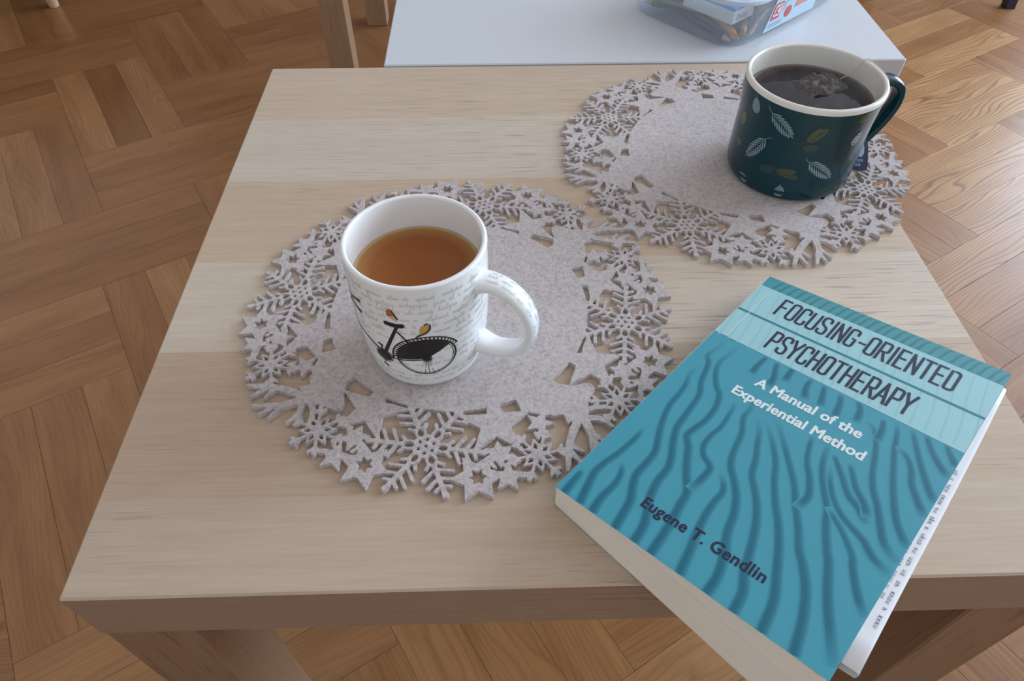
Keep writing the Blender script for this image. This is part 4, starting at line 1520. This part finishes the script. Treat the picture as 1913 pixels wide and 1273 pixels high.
def glyph(ch, w, h):
    r = w * 0.42
    if ch == 'F': return [[(0, 0), (0, h)], [(0, h), (w * .95, h)], [(0, h * .53), (w * .8, h * .53)]]
    if ch == 'E': return [[(0, 0), (0, h)], [(0, h), (w * .95, h)], [(0, h * .53), (w * .85, h * .53)], [(0, 0), (w * .95, 0)]]
    if ch == 'I': return [[(w * .5, 0), (w * .5, h)]]
    if ch == 'N': return [[(0, 0), (0, h)], [(0, h), (w, 0)], [(w, 0), (w, h)]]
    if ch == 'T': return [[(w * .5, 0), (w * .5, h)], [(-w * .05, h), (w * 1.05, h)]]
    if ch == 'H': return [[(0, 0), (0, h)], [(w, 0), (w, h)], [(0, h * .52), (w, h * .52)]]
    if ch == 'A': return [[(-w * .08, 0), (w * .5, h)], [(w * .5, h), (w * 1.08, 0)], [(w * .14, h * .3), (w * .86, h * .3)]]
    if ch == 'Y': return [[(-w * .08, h), (w * .5, h * .45)], [(w * 1.08, h), (w * .5, h * .45)], [(w * .5, h * .45), (w * .5, 0)]]
    if ch == '-': return [[(w * .12, h * .42), (w * .88, h * .42)]]
    if ch == 'O':
        p = rr_path(0, 0, w, h, r, 0, 4)
        return [p + [p[0]]]
    if ch == 'U': return [[(0, h)] + rr_path(0, 0, w, h, r, 2, 4) + [(w, h)]]
    if ch == 'C': return [[(w, h * .70)] + rr_path(0, 0, w, h, r, 0, 4) + [(w, h * .30)]]
    if ch == 'G': return [[(w, h * .70)] + rr_path(0, 0, w, h, r, 0, 4) + [(w, h * .46), (w * .55, h * .46)]]
    if ch == 'D':
        return [[(0, 0), (0, h), (w - r, h)] + rr_path(0, 0, w, h, r, 0, 1)[::-1] + rr_path(0, 0, w, h, r, 3, 4)[::-1] + [(0, 0)]]
    if ch in 'PR':
        y0 = h * .47
        s = [[(0, 0), (0, h)], [(0, h), (w - r, h)] + rr_path(0, y0, w, h, r * .95, 0, 1)[::-1] + rr_path(0, y0, w, h, r * .95, 3, 4)[::-1] + [(0, y0)]]
        if ch == 'R': s.append([(w * .45, y0), (w * 1.02, 0)])
        return s
    if ch == 'S':
        up = rr_path(0, h * .5, w, h, r, 0, 2)
        lo = rr_path(0, 0, w, h * .5, r, 2, 4)
        return [[(w, h * .74)] + up + [(0, h * .68), (w * .2, h * .56), (w * .8, h * .44), (w, h * .32)] + rr_path(0, 0, w, h * .5, r, 2, 4)[::-1] + [(0, h * .26)]]
    return []


def title(name, text, a0, a1, b0, b1, h):
    fl = Flat()
    adv = {'I': 0.52, '-': 0.8}
    units = [adv.get(c, 1.0) for c in text]
    u = (a1 - a0) / (sum(units) - 0.30)
    x = a0
    th = 1.75
    for c, k in zip(text, units):
        w = u * 0.66 - 0.0
        if c == 'I': w = u * k * 0.45
        if c == '-': w = u * 0.62
        for st in glyph(c, w, h - th):
            P = [(x + p[0] + th * .35, p[1] + th / 2) for p in st]
            base = lambda xx: b0 + (b1 - b0) * (xx - a0) / (a1 - a0)
            P = [(px, base(px) + py) for px, py in P]
            if len(P) == 2:
                dx, dy = P[1][0] - P[0][0], P[1][1] - P[0][1]
                L = math.hypot(dx, dy) + 1e-9
                e = th * 0.45 if abs(dy) > abs(dx) else th * 0.36
                P = [(P[0][0] - dx / L * e, P[0][1] - dy / L * e), (P[1][0] + dx / L * e, P[1][1] + dy / L * e)]
            fl.rib(P, th if abs(P[0][0] - P[-1][0]) < abs(P[0][1] - P[-1][1]) or len(P) > 2 else th * 0.92, 1)
        x += u * k
    o = fl.build(name, lambda a, b, e: bp(a, b, 0.24 + e * 1000), M_NAVY, bk)
    o['label'] = 'dark navy lettering'


title('title_lettering', 'FOCUSING-ORIENTED', 20.6, 130.6, -34.6, -35.2, 18.6)
title('title_lettering', 'PSYCHOTHERAPY', 31.4, 118.6, -66.0, -68.0, 18.4)


def text_mesh(name, body, m, place, w, cap, bold=0.012, shear=0.0, spacing=1.0, parent=None):
    """built-in font, scaled to the measured width and cap height; place maps (x, y) mm to the surface"""
    cu = bpy.data.curves.new(name, 'FONT')
    cu.body = body
    cu.size = 1.0
    cu.shear = shear
    cu.space_character = spacing
    cu.resolution_u = 3
    ob = bpy.data.objects.new('text_tmp', cu)
    col.objects.link(ob)
    dg = bpy.context.evaluated_depsgraph_get()
    me = bpy.data.meshes.new_from_object(ob.evaluated_get(dg))
    bpy.data.objects.remove(ob)
    v = np.array([p.co[:] for p in me.vertices])
    F = [tuple(p.vertices) for p in me.polygons]
    bpy.data.meshes.remove(me)
    x0, x1 = v[:, 0].min(), v[:, 0].max()
    V, FF = [], []
    shifts = [(0, 0)] if not bold else [(0, 0), (bold, 0), (-bold, 0), (0, bold * .8), (0, -bold * .8), (bold * .7, bold * .6), (-bold * .7, bold * .6), (bold * .7, -bold * .6), (-bold * .7, -bold * .6)]
    for k, (dx, dy) in enumerate(shifts):
        FF += [tuple(i + len(V) for i in f_) for f_ in F]
        V += [place((p[0] - x0) / (x1 - x0) * w + dx, p[1] / 0.69 * cap + dy, k * 0.002) for p in v]
    o = mesh(name, V, FF, m, parent)
    return o


text_mesh('subtitle_lettering', 'A Manual of the', M_TEXTW, lambda x, y, e: bp(43.3 + x, -98.0 - 0.8 * x / 64 + y, 0.12 + e), 63.4, 7.0, 0.34, 0.0, 1.02, bk)['label'] = 'white lettering'
text_mesh('subtitle_lettering', 'Experiential Method', M_TEXTW, lambda x, y, e: bp(36.0 + x, -111.4 - 0.8 * x / 78 + y, 0.12 + e), 77.8, 7.0, 0.34, 0.0, 1.02, bk)['label'] = 'white lettering'
text_mesh('author_lettering', 'Eugene T. Gendlin', M_NAVY, lambda x, y, e: bp(41.4 + x, -209.4 + 1.8 * x / 68 + y, 0.12 + e), 68.2, 6.6, 0.28, 0.0, 1.05, bk)['label'] = 'dark navy lettering'

# folded sheet tucked under the front cover, its fold sticking out along the fore-edge
sh = []
NL = 12
for i in range(NL + 1):
    fr = i / NL
    b = -13.5 - fr * 204.5
    ed = 153.6 + 6.6 * fr + 0.4 * math.sin(fr * 5)
    row = [(120.0, b, -0.6), (140, b, -0.85), (150, b, -0.8), (ed - 1.5, b, -0.6), (ed - 0.3, b, -1.0), (ed, b, -1.7), (ed - 0.5, b, -2.4 - 2.5 * fr), (ed - 1.2, b, -2.8 - 3.0 * fr), (152.1, b, -3.0 - 3.4 * fr)]
    sh.append([bp(*q) for q in row])
V = [p for r_ in sh for p in r_]
nr = len(sh[0])
F = [(i * nr + k, i * nr + k + 1, (i + 1) * nr + k + 1, (i + 1) * nr + k) for i in range(NL) for k in range(nr - 1)]
o = mesh('folded_paper', V, F, M_PAPER, None, True)
sd = o.modifiers.new('thickness', 'SOLIDIFY')
sd.thickness = 0.00015
tag(o, 'folded white sheet with faint print sticking out from the teal book', 'paper')
pt = Flat()
pr_ = random.Random(4)
for row, (off, s0, s1) in enumerate(((-3.4, -88, -188), (-6.6, -120, -182))):
    b = s0
    while b > s1:
        L = pr_.uniform(3, 9)
        n_let = int(L / 1.9)
        for k in range(n_let):
            bb = b - k * 1.9
            fr = (-bb - 13.5) / 204.5
            aa = 153.6 + 6.6 * fr + off
            hh = pr_.choice((1.3, 1.3, 1.3, 2.0)) 
            for P in pr_.choice(([[(0, 0), (0, hh)], [(0, hh * .9), (.8, hh * .5), (.8, 0)]], [[(.1, 0), (.8, .1), (.8, 1.2), (.1, 1.2), (.1, .1)]], [[(0, 0), (0, hh)], [(0, .6), (.8, 1.2)], [(.2, .6), (.9, 0)]], [[(0, 1.2), (0, .2), (.8, .1), (.9, 1.2)]])):
                pt.rib([(aa + 1.25 * p[1] - 0.6, bb - 1.2 * p[0]) for p in P], 0.32, 1)
        b -= L + 1.6
o2 = pt.build('paper_print', lambda a, b, e: bp(min(a, 153.3 + 6.6 * ((-b - 13.5) / 204.5) - 1.2), b, -0.30 + e * 1000), new_mat('paper_grey_ink', srgb(104, 110, 128), 0.6), o)

# ------------------------------------------------------------------ plastic box of pencils on the white table
M_PLAST = bpy.data.materials.new('clear_plastic')
M_PLAST.use_nodes = True
t = M_PLAST.node_tree
pb = t.nodes['Principled BSDF']
pb.inputs['Base Color'].default_value = srgb(222, 230, 238)
pb.inputs['Roughness'].default_value = 0.18
tr = t.nodes.new('ShaderNodeBsdfTransparent')
tr.inputs[0].default_value = srgb(250, 252, 254)
mx = t.nodes.new('ShaderNodeMixShader')
mx.inputs[0].default_value = 0.22
t.links.new(tr.outputs[0], mx.inputs[1])
t.links.new(pb.outputs[0], mx.inputs[2])
t.links.new(mx.outputs[0], t.nodes['Material Output'].inputs[0])

# box frame: local x along the right-hand side, local y along the left-hand side, corner towards the viewer
XC = Vector((0.4815, 0.5720, Z0))
XA = Vector((math.cos(math.radians(40)), math.sin(math.radians(40)), 0))
XB = Vector((-XA.y, XA.x, 0))
BXL, BXW, BXH = 0.215, 0.150, 0.050


def bxp(x, y, z):
    return tuple(XC + XA * x + XB * y + Vector((0, 0, z)))


def rounded(x0, x1, y0, y1, r, n=8):
    P = []
    for cx, cy, s in ((x1 - r, y1 - r, 0), (x0 + r, y1 - r, 90), (x0 + r, y0 + r, 180), (x1 - r, y0 + r, 270)):
        P += [(cx + r * math.cos(math.radians(s + 90 * i / n)), cy + r * math.sin(math.radians(s + 90 * i / n))) for i in range(n + 1)]
    return P


bx = thing('storage_box', 'clear plastic box of pencils with a paper label, on the white table', 'box', bxp(BXL / 2, BXW / 2, 0))
rings = []
for g, z in ((0.004, 0.0004), (0.001, 0.0012), (-0.001, 0.004), (-0.005, BXH - 0.004), (-0.0052, BXH - 0.003), (-0.009, BXH - 0.003), (-0.009, BXH), (-0.0055, BXH + 0.0006), (-0.0042, BXH), (-0.0038, BXH - 0.004), (0.0004, 0.005), (0.006, 0.0022)):
    rings.append([bxp(x, y, z) for x, y in rounded(g, BXL - g, g, BXW - g, max(0.004, 0.030 - g))])
V = [p for r_ in rings for p in r_]
nr = len(rings[0])
F = [(i * nr + k, i * nr + (k + 1) % nr, (i + 1) * nr + (k + 1) % nr, (i + 1) * nr + k) for i in range(len(rings) - 1) for k in range(nr)]
F += [tuple(range(nr))[::-1], tuple((len(rings) - 1) * nr + k for k in range(nr))]
o = mesh('tub', V, F, M_PLAST, bx, True)
fix_normals(o)
rim = []
for g, z in ((-0.0092, BXH - 0.0034), (-0.0096, BXH + 0.0004), (-0.0080, BXH + 0.0014), (-0.0050, BXH + 0.0014), (-0.0036, BXH + 0.0002)):
    rim.append([bxp(x, y, z) for x, y in rounded(g, BXL - g, g, BXW - g, 0.030 - g)])
V = [p for r_ in rim for p in r_]
F = [(i * nr + k, i * nr + (k + 1) % nr, (i + 1) * nr + (k + 1) % nr, (i + 1) * nr + k) for i in range(len(rim) - 1) for k in range(nr)]
mesh('rim', V, F, new_mat('frosted_rim', srgb(206, 220, 238), 0.3), bx, True)


def side_pt(x, z, e=0.0004):
    """on the outside of the right-hand wall (local y = 0 side), following its slope"""
    g = -0.001 + (-0.005 + 0.001) * (z - 0.004) / (BXH - 0.008)
    return bxp(x, g - e, z)


def flat_on_side(name, P, m, e):
    fl = Flat()
    fl.poly(P)
    return fl.build(name, lambda x, z, k: side_pt(x / 1000, z / 1000, e + k), m, bx)


flat_on_side('label', [(52, 5), (150, 5), (150, 45), (60, 45)], new_mat('label_pale_blue', srgb(188, 214, 232), 0.4), 0.0004)['label'] = 'pale blue paper label with red marks'
M_RED = new_mat('label_red', srgb(204, 66, 62), 0.4)
M_LW = new_mat('label_white', srgb(236, 232, 232), 0.4)
flat_on_side('label_red_square', [(58, 17), (74, 17), (76, 35), (60, 35)], M_RED, 0.0007)
flat_on_side('label_white_square', [(60.2, 20.5), (72.2, 20.5), (73.6, 33.4), (61.6, 33.4)], M_LW, 0.0009)
kk = Flat()
for P in ([(63.5, 22.5), (64.8, 31.5)], [(64.4, 27), (71, 31.6)], [(64.4, 27), (69.6, 22.4)]):
    kk.rib(P, 2.3)
kk.build('label_letter', lambda x, z, k: side_pt(x / 1000, z / 1000, 0.0011 + k), M_RED, bx)
fl = Flat()
fl.ell((91, 19), 6.6, 6.4)
fl.build('label_red_disc', lambda x, z, k: side_pt(x / 1000, z / 1000, 0.0007 + k), M_RED, bx)
flat_on_side('label_red_bar', [(103, 20), (140, 20), (140, 30), (106, 30)], new_mat('label_pale_red', srgb(222, 130, 126), 0.4), 0.0007)
fl = Flat()
for z in (9.5, 12.0):
    fl.rib([(58, z), (84, z)], 0.6)
fl.rib([(78, 28), (84, 34), (90, 38), (92, 33)], 1.0)
fl.rib([(96, 33), (101, 37)], 0.9)
fl.rib([(79, 24), (84, 26)], 0.8)
fl.build('label_grey_print', lambda x, z, k: side_pt(x / 1000, z / 1000, 0.0007 + k), new_mat('label_grey_ink', srgb(110, 130, 160), 0.4), bx)

# things inside the tub
card = thing('card_box', 'white and blue card box lying inside the clear plastic box', 'box', bxp(0.05, 0.07, 0.022))
M_CARD = new_mat('card_white', srgb(226, 224, 222), 0.6)
M_CARDB = new_mat('card_blue', srgb(96, 150, 214), 0.6)


def obox(name, x0, x1, y0, y1, z0, z1, m, parent, b=0.0008):
    V, F = box_vf(x0, x1, y0, y1, z0, z1, b)
    o = mesh(name, [bxp(*p) for p in V], F, m, parent)
    fix_normals(o)
    return o


obox('box_body', 0.008, 0.046, 0.012, 0.078, 0.0225, 0.0365, M_CARD, card)
obox('box_lid', 0.0075, 0.0465, 0.0115, 0.0785, 0.0367, 0.0400, M_CARDB, card)
for i in range(1):
    txt = text_mesh('card_lettering', 'Dobty', new_mat('card_grey_ink', srgb(128, 112, 150), 0.6), lambda x, y, e: bxp(0.014 + x / 1000, 0.0117, 0.0262 + y / 1000), 20.0, 6.0, 0.0, 0.2, 1.0, card)
obox_list = []
pad = obox('notepad', 0.050, 0.150, 0.008, 0.080, 0.0235, 0.0395, new_mat('pad_brown', srgb(120, 98, 66), 0.7), None)
tag(pad, 'brown block lying in the middle of the clear plastic box', 'block')
pad2 = obox('eraser', 0.052, 0.092, 0.082, 0.132, 0.0235, 0.0405, new_mat('pad_green', srgb(66, 140, 84), 0.7), None)
tag(pad2, 'green block lying in the clear plastic box, behind the brown one', 'block')
blue = obox('pencil_case', 0.006, 0.046, 0.082, 0.128, 0.0225, 0.0405, new_mat('case_blue', srgb(74, 128, 196), 0.6), None, 0.004)
tag(blue, 'blue case lying at the left end of the clear plastic box', 'case')


def pencil_parts(m):
    R_ = 0.0036
    V, F = [], []
    for x in (0, 0.120):
        V += [(x, R_ * math.cos(PI / 3 * i), R_ * math.sin(PI / 3 * i)) for i in range(6)]
    F = [(i, (i + 1) % 6, 6 + (i + 1) % 6, 6 + i) for i in range(6)] + [(5, 4, 3, 2, 1, 0)]
    return V, F


lab = ['navy pencil lying lowest against the left wall of the plastic box', 'grey-blue pencil beside the navy one in the plastic box', 'orange pencil whose end shows at the front corner of the plastic box',
       'dark blue pencil lying across the middle of the plastic box', 'ochre pencil with its end at the front corner of the plastic box', 'rose pencil near the label of the plastic box',
       'olive pencil standing out at the left end of the plastic box', 'black pencil under the blue case in the plastic box', 'steel blue pencil next to the label inside the plastic box', 'green pencil at the left end of the plastic box']
cols = [(34, 48, 92), (86, 104, 128), (226, 140, 48), (30, 44, 78), (196, 168, 110), (206, 150, 140), (170, 160, 96), (40, 44, 60), (70, 96, 140), (86, 140, 110)]
slots = [(0.012, 0.020, 78, 0.0062), (0.022, 0.016, 82, 0.0062), (0.014, 0.012, 66, 0.0138), (0.034, 0.014, 84, 0.0062), (0.030, 0.0095, 40, 0.0138), (0.046, 0.0095, 25, 0.0062), (0.010, 0.128, -78, 0.0180), (0.046, 0.020, 60, 0.0138), (0.060, 0.012, 20, 0.0138), (0.020, 0.128, -70, 0.0062)]
for k, ((px, py, ang, pz), cl) in enumerate(zip(slots, cols)):
    pcl = thing('colored_pencil', lab[k], 'pencil', bxp(px, py, pz), 'pencils in the plastic box')
    m = new_mat('pencil_paint', srgb(*cl), 0.35)
    V, F = pencil_parts(m)
    a = math.radians(ang)
    L = 0.085 if k in (4, 5, 8) else 0.098
    tf = lambda x, y, z: bxp(px + x * math.cos(a) - y * math.sin(a), py + x * math.sin(a) + y * math.cos(a), pz + z)
    sx = L / 0.12
    o = mesh('shaft', [tf(x * sx, y, z) for x, y, z in V], F, m, pcl)
    R_ = 0.0036
    V2 = [(0, R_ * math.cos(PI / 3 * i), R_ * math.sin(PI / 3 * i)) for i in range(6)] + [(-0.009, 0.0009 * math.cos(PI / 3 * i), 0.0009 * math.sin(PI / 3 * i)) for i in range(6)]
    F2 = [(i, 6 + i, 6 + (i + 1) % 6, (i + 1) % 6) for i in range(6)] + [(6, 7, 8, 9, 10, 11)]
    mesh('point', [tf(*p) for p in V2], F2, M_PEG if k != 2 else m, pcl)
